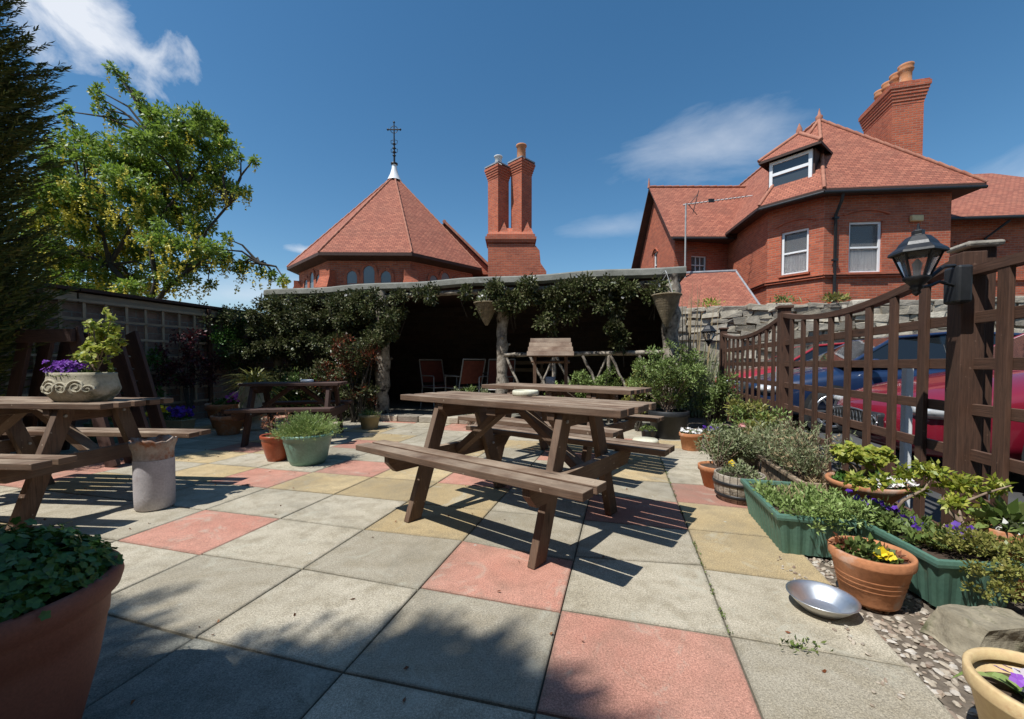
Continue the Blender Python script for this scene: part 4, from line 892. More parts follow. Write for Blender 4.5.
# ================================================================== picnic tables
def picnic(name,label,loc,yaw,L=1.585,s=1.0,mat='wood',group='picnic tables'):
    t_=thing(name,label,'picnic table',loc,yaw,group=group); W=.5*s
    def bld(m,n): return m.build(n,mat,t_,bevel=.004)
    m=MB(); n=5; gp_=.025; pw=(W-gp_*(n-1))/n
    for i in range(n): m.box((R.uniform(-.004,.004),-W/2+pw/2+i*(pw+gp_),.722*s),(L+R.uniform(-.012,.012),pw,.037*s))
    bld(m,'tabletop')
    for sg in(-1,1):
        m=MB()
        for k_ in(0,1): m.box((R.uniform(-.004,.004),sg*(.6*s-.047-k_*.117),.431*s),(L+R.uniform(-.01,.01),.092,.037*s))
        bld(m,'bench_seat')
    e=L/2-(.335 if L>1.3 else .13)
    for sx in(-1,1):
        for sy in(-1,1):
            m=MB(); a=Vector((sx*e,sy*.165*s,.699*s)); b=Vector((sx*e,sy*.425*s,0.0)); 
            # leg with horizontal cut ends
            w2=.052*s; V=[]
            i0=len(m.v)
            for x in(-.021,.021):
                for (p,q) in((a,-w2),(a,w2),(b,w2),(b,-w2)): m.v.append((p.x+x,p.y+q,p.z))
            off=R.random()*5
            for q_ in((0,1,2,3),(7,6,5,4),(0,4,5,1),(1,5,6,2),(2,6,7,3),(3,7,4,0)):
                m.f.append([i0+j for j in q_]); m.mi.append(0); m.sm.append(False); m.uv+=[(m.v[i0+j][2]+off,m.v[i0+j][1]+m.v[i0+j][0]) for j in q_]
            bld(m,'leg')
        # seat bearer & top bearer with chamfered ends
        for (half,zc,hh,nm,xo) in((.575*s,.36*s,.098*s,'seat_bearer',.045),(.235*s,.655*s,.086*s,'top_bearer',-.045)):
            m=MB(); x0=sx*(e+xo); off=R.random()*5; prof=[(-half,hh/2),(half,hh/2),(half,hh*.1),(half-.055,-hh/2),(-half+.055,-hh/2),(-half,hh*.1)]
            for dx in(-.021,.021): m.face([(x0+dx,y,zc+z) for y,z in (prof if dx>0 else prof[::-1])],[(y+off,z) for y,z in (prof if dx>0 else prof[::-1])])
            for q,(y,z) in enumerate(prof):
                y2,z2=prof[(q+1)%6]; m.face([(x0-.021,y,zc+z),(x0-.021,y2,zc+z2),(x0+.021,y2,zc+z2),(x0+.021,y,zc+z)],[(y+off,0),(y2+off,0),(y2+off,.04),(y+off,.04)])
            bld(m,nm)
        m=MB(); m.beam((sx*.05,0,.69*s),(sx*(e+.02),0,.36*s),.045,.085*s,up=(0,1,0)); bld(m,'diagonal_brace')
    m=MB(); m.box((0,0,.675*s),(.07,W*.9,.045*s)); bld(m,'centre_batten')
    for sx in(-1,1):
        for sy in(-1,1):
            for (yy,zz) in((.31,.365),(.185,.655)):
                m=MB(); xx=sx*e; m.tube([(xx-.032 if zz>.5 else xx-.03,sy*yy*s,zz*s),(xx+.03,sy*yy*s,zz*s)],.009,8); m.build('bolt','chair_metal',t_)
    return t_
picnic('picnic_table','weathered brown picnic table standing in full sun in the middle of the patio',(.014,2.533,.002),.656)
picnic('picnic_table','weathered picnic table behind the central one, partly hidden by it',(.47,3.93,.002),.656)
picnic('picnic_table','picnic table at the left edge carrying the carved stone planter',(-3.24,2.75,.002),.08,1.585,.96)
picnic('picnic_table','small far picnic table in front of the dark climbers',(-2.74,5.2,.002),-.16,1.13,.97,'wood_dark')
# ashtrays
def tray(loc,label,r=.08,mat='cream'):
    m=MB(); m.lathe([(0,.0),(r*.92,0),(r,.006),(r*1.0,.03),(r*.93,.036),(r*.88,.03),(r*.85,.012),(0,.012)],(0,0,0),28); o=m.build('ashtray',mat,None); o.location=loc; tag(o,label,'ashtray')
M['cream_tin']=rough_mat('cream_tin',(.55,.52,.38),(.68,.65,.5),5,.5,.0006)
tray((.09,2.74,.742),'round cream ashtray on the central picnic table',.088,'cream_tin')
tray((-2.58,5.15,.722),'small white ashtray on the far picnic table',.075,'white')
# old tipped table frame / arbour behind left table
ab=thing('timber_arbour_seat','dark brown timber arbour seat with splayed plank sides by the left wall','arbour seat',(-4.35,4.15,0),.22)
for sx in(-1,1):
    m=MB()
    for k_ in range(4): m.beam((sx*(.30),-.24+.16*k_,1.28),(sx*(.74),-.24+.16*k_,0),.15,.035,up=(0,1,0))
    m.build('side_panel','wood_dark',ab,bevel=.004)
m=MB()
for k_ in range(5): m.box((0,-.02+.0*k_,.46+.0),(1.05,.4,.035)); break
m.build('seat','wood_dark',ab,bevel=.004)
m=MB()
for k_ in range(5): m.box((0,.27,.58+.13*k_),(1.12-.10*k_,.03,.115))
m.build('backrest','wood_dark',ab,bevel=.004)
m=MB(); m.box((0,-.28,1.22),(.72,.04,.12)); m.build('roof_board','wood_dark',ab,bevel=.004)
# ================================================================== bin
bn=thing('concrete_litter_bin','tall pale concrete litter bin with a broken stained rim','litter bin',(-2.375,2.70,.001)); bn.scale=(.82,.82,.93)
m=MB(); n=40
prof=[(.0,.002),(.115,.0),(.128,.012),(.131,.1),(.132,.345),(.131,.352)]
m.lathe(prof,(0,0,0),n); m.build('drum','concrete',bn)
m=MB(); rows=[]
for r,z in [(.129,.350),(.127,.36),(.128,.40),(.135,.44),(.148,.475),(.150,.49),(.140,.492),(.125,.46),(.118,.40),(.115,.2),(.0,.18)]:
    rows.append([((r+(.006*math.sin(j*1.9+z*20) if z>.38 else 0))*math.cos(2*PI*j/n),(r+(.005*math.cos(j*2.7) if z>.38 else 0))*math.sin(2*PI*j/n),z+(.010*math.sin(j*.63+.5)+.005*math.sin(j*2.1) if z>.43 else 0)) for j in range(n)])
m.grid(rows,True); m.build('broken_rim','rim_dirty',bn)
# ================================================================== pots
def pot_profile(kind,R_,h,rb):
    if kind=='classic': return [(0,.0),(rb,0),(rb+(R_-rb)*.72,h*.74),(R_*.93,h*.75),(R_*.99,h*.78),(R_,h*.97),(R_*.985,h),(R_*.9,h),(R_*.89,h*.9),(R_*.86,h*.86)]
    if kind=='flower': return [(0,0),(rb,0),(rb*1.03,.008),(R_*.93,h*.80),(R_*.99,h*.81),(R_,h*.84),(R_*1.0,h*.985),(R_*.98,h),(R_*.9,h),(R_*.89,h*.88)]
    if kind=='bell': return [(0,0),(rb,0),(rb*1.15,h*.15),(R_*.82,h*.5),(R_*.9,h*.74),(R_*.9,h*.83),(R_*.99,h*.88),(R_*1.0,h*.96),(R_*.96,h),(R_*.88,h*.97),(R_*.86,h*.88)]
    if kind=='big': return [(0,0),(rb,0),(rb*1.1,h*.05),(R_*.80,h*.40),(R_*.865,h*.62),(R_*.88,h*.70),(R_*.895,h*.705),(R_*.91,h*.82),(R_*.93,h*.845),(R_*.99,h*.875),(R_*1.015,h*.93),(R_,h*.985),(R_*.96,h),(R_*.9,h*.98),(R_*.875,h*.9)]
    if kind=='bowl': return [(0,0),(rb,0),(rb+.01,h*.5),(R_*.55,h*.62),(R_*.85,h*.84),(R_*.97,h*.9),(R_,h*.97),(R_*.97,h),(R_*.88,h*.98),(R_*.86,h*.92)]
def pot(name,label,loc,R_,h,rb=None,kind='flower',mat='terra',soil=.86,cat='potted plant',rings=False,group=None,n=40):
    t_=thing(name,label,cat,loc,group=group); rb=rb or R_*.68; pr=pot_profile(kind,R_,h,rb); m=MB(); m.lathe(pr,(0,0,0),n)
    if rings:
        for z in(.35,.45,.55): m.lathe([(rb+(R_*.93-rb)*z/.8-.001,h*z-.004),(rb+(R_*.93-rb)*z/.8+.0018,h*z),(rb+(R_*.93-rb)*z/.8-.001,h*z+.004)],(0,0,0),n)
    m.build('pot',mat,t_)
    m=MB(); m.lathe([(R_*.885,h*soil),(R_*.6,h*soil+.006),(R_*.3,h*soil+.01),(0,h*soil+.008)],(0,0,0),n); m.build('soil','soil',t_); return t_
def fol(t_,L,mat,nm='foliage'): return L.build(nm,mat,t_)
# big foreground pot
t_=pot('potted_plant','huge matt terracotta pot of dark leafy plants in the shaded foreground corner',(-1.26,.947,.001),.25,.42,.15,'big','terra_matt',n=72)
L=Leaves(); 
for i in range(900):
    a=R.uniform(0,2*PI); r=.225*math.sqrt(R.random()); z=.41+.115*(1-(r/.24)**2)*R.uniform(.6,1.15)
    c=np.array([r*math.cos(a),r*math.sin(a),z]); d=np.array([math.cos(a)*r*3,math.sin(a)*r*3,.8])
    L.flowers(np.tile(c,(5,1))+NR.normal(size=(5,3))*.013,R.uniform(.009,.0155),up=(math.cos(a)*r*3.5,math.sin(a)*r*3.5,.9),n=5)
fol(t_,L,'deep')
# cast stone planter on left table
t_=thing('stone_planter','carved oval stone planter with purple flowers and golden bush on the left picnic table','planter',(-2.79,2.66,.713),.05); t_.scale=(.87,.9,.95)
m=MB(); sup=lambda r,z,n=48:[(r*1.45*math.copysign(abs(math.cos(2*PI*j/n))**.62,math.cos(2*PI*j/n)),r*.78*math.copysign(abs(math.sin(2*PI*j/n))**.62,math.sin(2*PI*j/n)),z) for j in range(n)]
m.grid([sup(r,z) for r,z in((.0,0),(.115,0),(.122,.006),(.150,.05),(.163,.085),(.155,.125),(.146,.175),(.148,.192),(.140,.196),(.130,.185),(.12,.165),(0,.16))],True); m.build('bowl','stone_cast',t_)
m=MB()
def spiral(cx,cz,r0,turn,s=1,flip=1):
    pts=[]
    for i in range(26):
        a=i/25*turn*2*PI; r=r0*(1-i/25*.82); x=cx+flip*r*math.cos(a)*1.25; z=cz+r*math.sin(a)*.95
        prof=.163-abs(z-.085)*.18; y=-prof*.78*(max(0,1-(abs(x)/(prof*1.46))**3.2))**(1/3.2)-.001; pts.append((x,y,z))
    m.tube(pts,[.0085-.004*i/25 for i in range(26)],6)
spiral(-.12,.095,.06,2.1); spiral(-.02,.09,.045,1.6,flip=-1); spiral(.09,.10,.05,1.8,flip=-1); spiral(.165,.085,.03,1.4); spiral(-.185,.08,.028,1.3,flip=-1)
m.build('scroll_relief','stone_cast',t_)
L=Leaves(); mound_surface(L,(-.03,-.01,.165),.19,.1,.06,900,.026,.013); fol(t_,L,'mid','trailing_leaves')
L=Leaves(); 
q=np.stack([NR.uniform(-.19,.05,190),NR.uniform(-.11,.07,190),NR.uniform(.185,.27,190)],1); L.flowers(q,.017,up=(0,-.5,.8),n=4); fol(t_,L,'aubrietia','flowers')
L=Leaves(); m=MB()
for i in range(52):
    q,_=ball((.10,.02,.40),(.19,.14,.235),1,.25); q=q[0]; P_,D_=ball(q,.04,11,.1); L.flowers(P_,.019,up=(0,-.3,.6),n=5)
    if i<14: m.tube([(.08,.0,.16),(.09+.4*(q[0]-.1),.01,.27),tuple(q)],[.006,.004,.002],5,cap=False)
fol(t_,L,'golden','golden_foliage'); m.build('stems','twig',t_)
# terracotta pot + bowl
t_=pot('potted_plant','orange terracotta pot with a yellow pansy and withered leaves beside the steel bowl',(1.455,1.64,.001),.138,.20,.093,'flower','terra',.84,rings=True)
L=Leaves(); mound_surface(L,(-.02,.0,.165),.095,.09,.07,230,.03,.022); P_,D_=ball((-.06,.02,.2),(.05,.05,.03),120,.1); L.add(P_,D_,.028,.02); fol(t_,L,'mid')
L=Leaves(); P_,D_=ball((.05,-.02,.175),(.05,.06,.015),60,.1); L.add(P_,D_,.035,.02); P_,D_=ball((-.09,.03,.21),(.03,.03,.02),50,.1); L.add(P_,D_,.03,.02); fol(t_,L,'rust','withered_leaves')
L=Leaves(); q=np.array([(-.01,-.065,.212),(.012,-.07,.206),(-.028,-.062,.205),(.0,-.05,.215)]); L.flowers(q,.022,up=(0,-.6,.7)); L.flowers(q,.015,up=(0,-.6,.7)); fol(t_,L,'yellowp','pansies')
m=MB(); m.lathe([(0,0),(.062,0),(.067,.004),(.095,.03),(.114,.052),(.117,.0535),(.1175,.0555),(.113,.0555),(.093,.033),(.066,.0075),(.060,.004),(0,.004)],(0,0,0),64)
o=m.build('steel_bowl','steel',None); o.location=(1.20,1.56,.002); tag(o,'shallow stainless steel dog bowl on the grey slabs','bowl')
# cream pot bottom right
t_=pot('potted_plant','cream glazed pot with violet and white pansies in the bottom right corner',(1.256,.925,.001),.145,.20,.10,'flower','cream',.72,n=64)
L=Leaves(); 
for i in range(11):
    a=R.uniform(-.2,2.6); L.blade([( .03*math.cos(a),.02+.03*math.sin(a),.15)],[(math.cos(a),math.sin(a)*.8,.9)],.16,.034,.7,6)
fol(t_,L,'lime','strap_leaves')
L=Leaves(); mound_surface(L,(.03,-.01,.14),.09,.09,.06,150,.03,.022); fol(t_,L,'mid')
L=Leaves(); q=np.array([(-.055,.02,.215),(-.035,-.01,.21),(-.05,.0,.195)]); L.flowers(q,.021,up=(-.3,-.6,.7)); fol(t_,L,'whitep','white_pansies')
L=Leaves(); q=np.array([(-.06,.035,.222),(-.075,.01,.215),(-.05,-.02,.19),(-.066,.045,.21)]); L.flowers(q,.016,up=(-.3,-.6,.7)); fol(t_,L,'violet','violet_pansies')
# troughs
def trough(name,label,loc,yaw,w_,l_,h,wb,lb):
    t_=thing(name,label,'planting trough',loc,yaw,group='green plastic troughs'); m=MB()
    def ring(w,l,z): 
        P_=[(-w/2,-l/2),(w/2,-l/2),(w/2,l/2),(-w/2,l/2)]; return [(x,y,z) for x,y in P_]
    # ribbed walls
    def wallrib(a0,a1,b0,b1,n):
        a0,a1,b0,b1=map(Vector,(a0,a1,b0,b1)); out=(a1-a0).cross(b0-a0).normalized(); rows=[[],[]]
        for i in range(n*4+1):
            t=i/(n*4); k_=(.004 if i%4 in(1,2) else -.001); rows[0].append(a0.lerp(a1,t)+out*k_); rows[1].append(b0.lerp(b1,t)+out*k_)
        m.grid(rows,sm=False)
    B=[Vector(p) for p in ring(wb,lb,0)]; T=[Vector(p) for p in ring(w_*.93,l_*.965,h*.86)]
    for i in range(4): wallrib(B[i],B[(i+1)%4],T[i],T[(i+1)%4],max(4,int((B[i]-B[(i+1)%4]).length/.045)))
    m.face(B[::-1])
    prof=[(.93,.965,.86),(1.0,1.0,.87),(1.012,1.008,.93),(1.0,1.0,1.0),(.88,.93,1.0),(.86,.92,.9)]
    rows=[[Vector(p) for p in ring(w_*a,l_*b,h*c)] for a,b,c in prof]; 
    for a,b in zip(rows,rows[1:]):
        for i in range(4): m.face([a[i],a[(i+1)%4],b[(i+1)%4],b[i]])
    m.build('trough_box','green_pl',t_,bevel=.003)
    m=MB(); m.face([(x*.85,y*.92,h*.88) for x,y,_ in ring(w_,l_,0)]); m.build('soil','soil',t_); return t_
t_=trough('planter_trough','green ribbed plastic trough of low bright green plants in the sun beside the paving',(1.563,2.288,.001),.27,.33,.67,.205,.25,.58)
L=Leaves()
for i in range(110):
    x=R.uniform(-.14,.15); y=R.uniform(-.33,.14); c=np.array([x,y,.19+R.uniform(0,.05)]); P_,D_=ball(c,.03,22,.1); L.add(P_,D_+np.array([0,0,.9]),.024,.010)
fol(t_,L,'lime')
L=Leaves()
for i in range(70):
    x=R.uniform(-.02,.22); y=R.uniform(-.40,-.1); c=np.array([x,y,.20+R.uniform(-.03,.09)]); P_,D_=ball(c,.03,24,.1); L.add(P_,D_+np.array([0,0,.5]),.026,.009)
fol(t_,L,'lime','overflowing_foliage')
L=Leaves(); P_=np.stack([NR.uniform(-.08,.05,50),NR.uniform(-.2,-.02,50),np.full(50,.24)],1); L.add(P_,np.tile([0,0,1.],(50,1))+.5*NR.normal(size=(50,3)),.05,.006); fol(t_,L,'straw','dry_stalks')
t_=trough('planter_trough','green plastic trough with purple pansies under a twisted little shrub',(1.80,1.79,.001),.13,.30,.56,.205,.22,.48)
L=Leaves()
for i in range(170):
    x=R.uniform(-.06,.30); y=R.uniform(-.37,-.02); 
    z=.21+.05*R.random()+.04*math.sin(y*20+x*9); 
    if y<-.27: z-=R.uniform(0,.12)
    c=np.array([x,y,z]); P_,D_=ball(c,(.035,.035,.022),30,.1); L.add(P_,D_+np.array([-.1,-.2,.7]),.016,.010)
fol(t_,L,'bronze')
L=Leaves(); 
for i in range(50):
    c=np.array([R.uniform(-.12,.05),R.uniform(-.15,.27),.2+R.uniform(0,.06)]); P_,D_=ball(c,.03,20,.1); L.add(P_,D_+np.array([0,0,.6]),.028,.018)
fol(t_,L,'mid','pansy_leaves')
L=Leaves(); cs=[(-.09,.20,.27),(-.06,.14,.265),(-.03,.1,.27),(-.1,.24,.27),(-.05,.0,.25),(-.02,-.03,.255),(.05,-.12,.265),(.06,-.16,.27),(-.07,.17,.275)]
q=np.concatenate([np.array(c)+NR.normal(size=(3,3))*.012 for c in cs]); L.flowers(q,.017,up=(-.3,-.7,.6)); L.flowers(q+NR.normal(size=q.shape)*.014,.015,up=(-.3,-.7,.6)); fol(t_,L,'purple','purple_pansies')
L=Leaves(); m=MB(); rt_=Vector((.02,.0,.19))
trk=[[rt_+Vector((.0,.10,0)),rt_+Vector((-.05,.10,.07)),rt_+Vector((-.02,.09,.13)),rt_+Vector((.06,.08,.19)),rt_+Vector((.09,.07,.27))],[rt_+Vector((.02,-.02,0)),rt_+Vector((.06,-.02,.05)),rt_+Vector((.12,-.03,.08)),rt_+Vector((.13,.0,.15)),rt_+Vector((.22,-.02,.21)),rt_+Vector((.29,-.04,.25))],[rt_+Vector((.06,-.03,.03)),rt_+Vector((.16,-.06,.06)),rt_+Vector((.25,-.06,.09))],[rt_+Vector((.12,-.03,.08)),rt_+Vector((.07,0,.14)),rt_+Vector((.09,.02,.18))]]
for q in trk: m.tube(q,[.011-.008*i/(len(q)-1) for i in range(len(q))],7)
m.build('twisted_stems','twig',t_)
for c,n,r in(((.09,.09,.47),26,(.09,.06,.05)),((.19,.05,.42),30,(.12,.06,.055)),((.02,.10,.44),12,(.05,.04,.03)),((-.10,.10,.41),12,(.06,.04,.035)),((.15,0,.345),18,(.09,.05,.03)),((.30,0,.42),12,(.05,.04,.04)),((-.14,.18,.38),9,(.05,.04,.03)),((.08,.1,.36),8,(.05,.04,.03))):
    for i in range(n):
        q,_=ball(c,r,1,.1); P_,D_=ball(q[0],.014,8,.1); L.add(P_,D_*.9+np.array([0,0,-.1]),.030,.016)
fol(t_,L,'golden','shrub_leaves')
# right edge pot, rock
t_=pot('potted_plant','terracotta pot of broad leaved plants against the fence at the right edge',(2.075,1.70,.001),.10,.27,.07,'flower','terra',.9)
L=Leaves(); P_,D_=ball((0,0,.30),(.09,.09,.04),90,.1); L.add(P_,D_+np.array([0,0,.5]),.075,.035); fol(t_,L,'mid'); L=Leaves(); P_,D_=ball((-.03,-.05,.28),(.06,.03,.01),16,.1); L.add(P_,D_,.03,.025); fol(t_,L,'whitep','white_petals')
def rock(name,label,loc,size,seed,mat='rubble'):
    rr=random.Random(seed); m=MB(); i0=0; m.box((0,0,size[2]/2),size); 
    me_o=m.build(name,mat,None); me=me_o.data
    for v in me.vertices: v.co+=Vector((rr.uniform(-.2,.2)*size[0],rr.uniform(-.25,.2)*size[1],rr.uniform(-.3,.15)*size[2]*(v.co.z>size[2]*.5)))
    s=me_o.modifiers.new('s','SUBSURF'); s.subdivision_type='SIMPLE'; s.levels=s.render_levels=4
    tx=bpy.data.textures.new('rk','CLOUDS'); tx.noise_scale=.09; d=me_o.modifiers.new('d','DISPLACE'); d.texture=tx; d.strength=.035; d.mid_level=.5
    me_o.modifiers.new('b','BEVEL').width=.001; me_o.location=loc; tag(me_o,label,'rock'); return me_o
rock('edging_rock','rough buff rock at the foot of the pansy trough',(1.66,1.38,-.02),(.27,.13,.105),3,'buff_rock')
rock('edging_rock','small pale rock in the gravel under the white flowered pot',(1.93,1.95,-.01),(.10,.08,.09),8)
# white-flower bowl pot w/ maple
t_=pot('potted_plant','wide raised terracotta bowl with white flowers and a small golden maple',(2.00,2.29,.001),.19,.30,.10,'bowl','terra',.93)
L=Leaves(); q=np.stack([NR.uniform(-.06,.13,60),NR.uniform(-.16,-.06,60),NR.uniform(.305,.335,60)],1); L.flowers(q,.017,up=(-.2,-.7,.7)); fol(t_,L,'whitep','white_flowers')
L=Leaves(); mound_surface(L,(0,0,.28),.15,.15,.06,320,.03,.02); fol(t_,L,'deep','low_leaves')
L=Leaves(); m=MB()
for i in range(46):
    q,_=ball((0,.03,.43),(.15,.13,.07),1,.4); q=q[0]; P_,D_=ball(q,.024,7,.1); L.flowers(P_,.021,up=(-.2,-.4,.8),n=5)
    if i<12: m.tube([(0,.03,.28),(q[0]*.4,q[1]*.5,.36),tuple(q)],[.007,.005,.002],5,cap=False)
fol(t_,L,'golden','maple_leaves'); m.build('stems','twig',t_)
q=NR.normal(size=(40,3))*np.array([.02,.02,0])+np.array([-.1,-.1,.29]); L=Leaves(); L.flowers(q[:16],.014); fol(t_,L,'purple','violet_flowers')
# slatted planter with lavender bush
t_=thing('slatted_planter','weathered slatted timber planter holding a big grey green sun-bleached bush','planter',(1.945,2.78,.001),.245)
m=MB()
for i in range(15):
    for sx in(-1,1): m.box((sx*.10,-.33+.047*i,.12),(.014,.040,.235),Matrix.Rotation(R.uniform(-.03,.03),3,'X'))
for sx in(-.075,-.025,.025,.075): 
    for sy in(-.36,.36): m.box((sx,sy,.12),(.04,.014,.235))
m.build('slats','bark' if False else 'trellis',t_,bevel=.002)
m=MB()
for sx in(-1,1): m.box((sx*.115,0,.235),(.03,.76,.022)); m.box((sx*.115,0,.04),(.015,.74,.022))
m.build('rails','trellis',t_,bevel=.002)
m=MB(); m.box((0,0,.19),(.18,.70,.01)); m.build('soil','soil',t_)
L=Leaves(); L2=Leaves(); m=MB()
for i in range(230):
    b=np.array([R.uniform(-.08,.08),R.uniform(-.3,.34),.2]); d=np.array([R.uniform(-.65,.5)-.1,R.uniform(-.45,.45),R.uniform(.6,1.1)]); d/=np.linalg.norm(d); ln=R.uniform(.2,.42)
    t=NR.uniform(.3,1,34); P_=b+d*(ln*t)[:,None]+NR.normal(size=(34,3))*.008; P_[:,2]-=.10*(t**2)*ln; (L2 if R.random()<.12 else L).add(P_,NR.normal(size=(34,3))+d*1.3,.028,.007)
    if i%3==0: m.tube([tuple(b),tuple(b+d*ln*.9)],[.003,.0015],4,cap=False)
fol(t_,L,'grey'); fol(t_,L2,'straw','dry_sprigs'); m.build('stems','twig',t_)
L=Leaves(); b=NR.normal(size=(90,3))*np.array([.05,.05,0])+np.array([.02,-.30,.2]); L.blade(b,NR.normal(size=(90,3))*.5+np.array([0,0,1.]),.20,.005,.7,4); fol(t_,L,'straw','dry_stalks')
# half barrel, pot, far clutter on right bed
t_=thing('half_barrel','low weathered half barrel tub between the green trough and the terracotta bowl','barrel planter',(1.60,2.86,.001))
m=MB(); nb=22
for j in range(nb):
    a=2*PI*j/nb; rows=[]
    for r,z in((.135,0),(.158,.07),(.165,.12),(.16,.185),(.148,.186),(.14,.15)):
        rows.append([(r*math.cos(a+o),r*math.sin(a+o),z) for o in(-.13,0,.13)])
    m.grid(rows,sm=False)
m.build('staves','bark',t_)
m=MB()
for z,r in((.045,.153),(.13,.167)): m.lathe([(r,z-.012),(r+.003,z-.011),(r+.004,z+.011),(r,z+.012)],(0,0,0),32)
m.build('hoops','black_iron',t_); m=MB(); m.lathe([(.145,.15),(0,.16)],(0,0,0),24); m.build('soil','soil',t_)
L=Leaves(); mound_surface(L,(.02,.04,.15),.14,.13,.10,600,.024,.012); fol(t_,L,'grey')
t_=pot('potted_plant','terracotta pot behind the half barrel with a sprawling grey leaved plant and orange bloom',(1.60,3.17,.001),.14,.165,.095,'classic','terra',.9)
L=Leaves(); dome(L,(.12,.1,.30),(.22,.22,.17),3400,.026,.012,40,.5,.3); fol(t_,L,'grey'); L=Leaves(); L.flowers([(.05,-.09,.19),(.06,-.1,.2)],.03,up=(-.3,-.8,.4)); fol(t_,L,'yellowp','orange_bloom')
m=MB()
for i in range(10): m.tube([(0,0,.14),(R.uniform(-.1,.3),R.uniform(-.1,.3),R.uniform(.25,.45))],[.005,.002],4,cap=False)
m.build('stems','twig',t_)
t_=shrub('rose_bush','lime green rose bush with one pink bloom in the bed beside the fence',(2.22,3.75,0),[(0,0,.42,.26,.2,.24,2300),(-.1,-.1,.25,.25,.2,.18,1300)],'bronze',.034,stem='twig',mats2=('lime',.4),clsz=(.05,.09),stems=16)
L=Leaves(); L.flowers(np.array([(-.22,-.2,.42)]),.035,up=(-.3,-.9,.3)); L.flowers(np.array([(-.22,-.205,.42)]),.022,up=(-.3,-.9,.3)); fol(t_,L,'pink','pink_bloom')
t_=shrub('grey_leaved_bush','spreading grey green bush in the bed behind the half barrel',(1.98,3.3,0),[(0,0,.26,.3,.3,.2,3000)],'grey',.026,stem='twig',clsz=(.05,.09),aspect=.4,stems=14)
t_=pot('potted_plant','terracotta pot edged with white pansies near the black tub',(1.99,4.53,.001),.125,.19,.09,'flower','terra',.95)
L=Leaves(); mound_surface(L,(0,0,.18),.11,.11,.03,200,.022,.014); fol(t_,L,'mid'); L=Leaves(); q=np.stack([.1*np.cos(np.linspace(0,6.2,26)),.1*np.sin(np.linspace(0,6.2,26)),NR.uniform(.2,.225,26)],1); L.flowers(q,.018,up=(0,-.6,.7)); fol(t_,L,'whitep','white_pansies')
t_=pot('potted_plant','terracotta pot of deep blue pansies next to the white pansies',(2.24,4.50,.001),.12,.19,.09,'flower','terra',.95)
L=Leaves(); mound_surface(L,(0,0,.18),.13,.13,.07,500,.03,.014); fol(t_,L,'grey'); L=Leaves(); q=np.stack([NR.uniform(-.13,.06,22),NR.uniform(-.13,.05,22),NR.uniform(.22,.26,22)],1); L.flowers(q,.017,up=(0,-.6,.7)); fol(t_,L,'purple','blue_pansies')
t_=pot('potted_plant','brown pot of green herbs tucked behind the blue pansies',(2.42,4.78,.001),.1,.16,.08,'flower','terra_matt',.95); L=Leaves(); mound_surface(L,(0,0,.15),.12,.12,.16,500,.026,.012); fol(t_,L,'mid')
t_=pot('potted_shrub','large black plastic tub with a tall airy green shrub by the end of the fence',(2.04,5.32,.001),.255,.35,.20,'flower','black_pl',.9,cat='potted shrub')
L=Leaves(); L2=Leaves(); m=MB()
for i in range(125):
    q,_=ball((.0,.0,.80),(.52,.30,.42),1,.35); q=q[0]; rr=R.uniform(.05,.1); P_,D_=ball(q,rr,64,.1); (L2 if R.random()<.4 else L).add(P_,D_+np.array([0,0,.5]),.036,.017)
    if i<26: m.tube([(R.uniform(-.06,.06),R.uniform(-.06,.06),.3),(q[0]*.5,q[1]*.5,.5+.2*(q[2]-.4)),tuple(q)],[.009,.006,.003],5,cap=False)
fol(t_,L,'mid'); fol(t_,L2,'lime','young_foliage'); m.build('stems','twig',t_)
t_=pot('potted_plant','little dark pot between the black tub and the far bench',(1.72,5.15,.001),.09,.13,.07,'flower','black_pl',.9); L=Leaves(); mound_surface(L,(0,0,.12),.09,.09,.06,120,.03,.02); fol(t_,L,'mid')
m=MB(); m.lathe([(0,0),(.15,0),(.155,.02),(.14,.045),(0,.05)],(0,0,0),24); o=m.build('stepping_stone','cream_tin',None); o.location=(1.62,4.95,.002); tag(o,'pale round stone disc lying by the black tub','stone')
m=MB(); m.lathe([(.045,0),(.035,.1),(.0,.2)],(0,0,0),5,sm=False); o=m.build('slate_shard','lead',None,bevel=.003); o.location=(2.25,4.92,0); tag(o,'upright grey slate shard behind the pansy pots','ornament')
t_=shrub('bed_shrub','dark twiggy shrub in the bed at the foot of the far fence post',(3.0,6.1,0),[(0,0,.4,.22,.3,.35,1200),(-.05,-.3,.55,.2,.25,.3,900)],'mid',.045,stems=14)
th_=thing('tall_grass_clump','tall pale grass and straw stalks growing beyond the shelter end','ornamental grass',(3.3,7.6,0)); L=Leaves(); q=NR.normal(size=(420,3))*np.array([.32,.15,0]); L.blade(q,NR.normal(size=(420,3))*.16+np.array([0,0,1.]),1.75,.02,.25,5); fol(th_,L,'grey'); L=Leaves(); q=NR.normal(size=(26,3))*np.array([.2,.1,0]); L.blade(q,NR.normal(size=(26,3))*.05+np.array([0,0,1.]),2.5,.03,.05,5); fol(th_,L,'straw','straw_stalks')
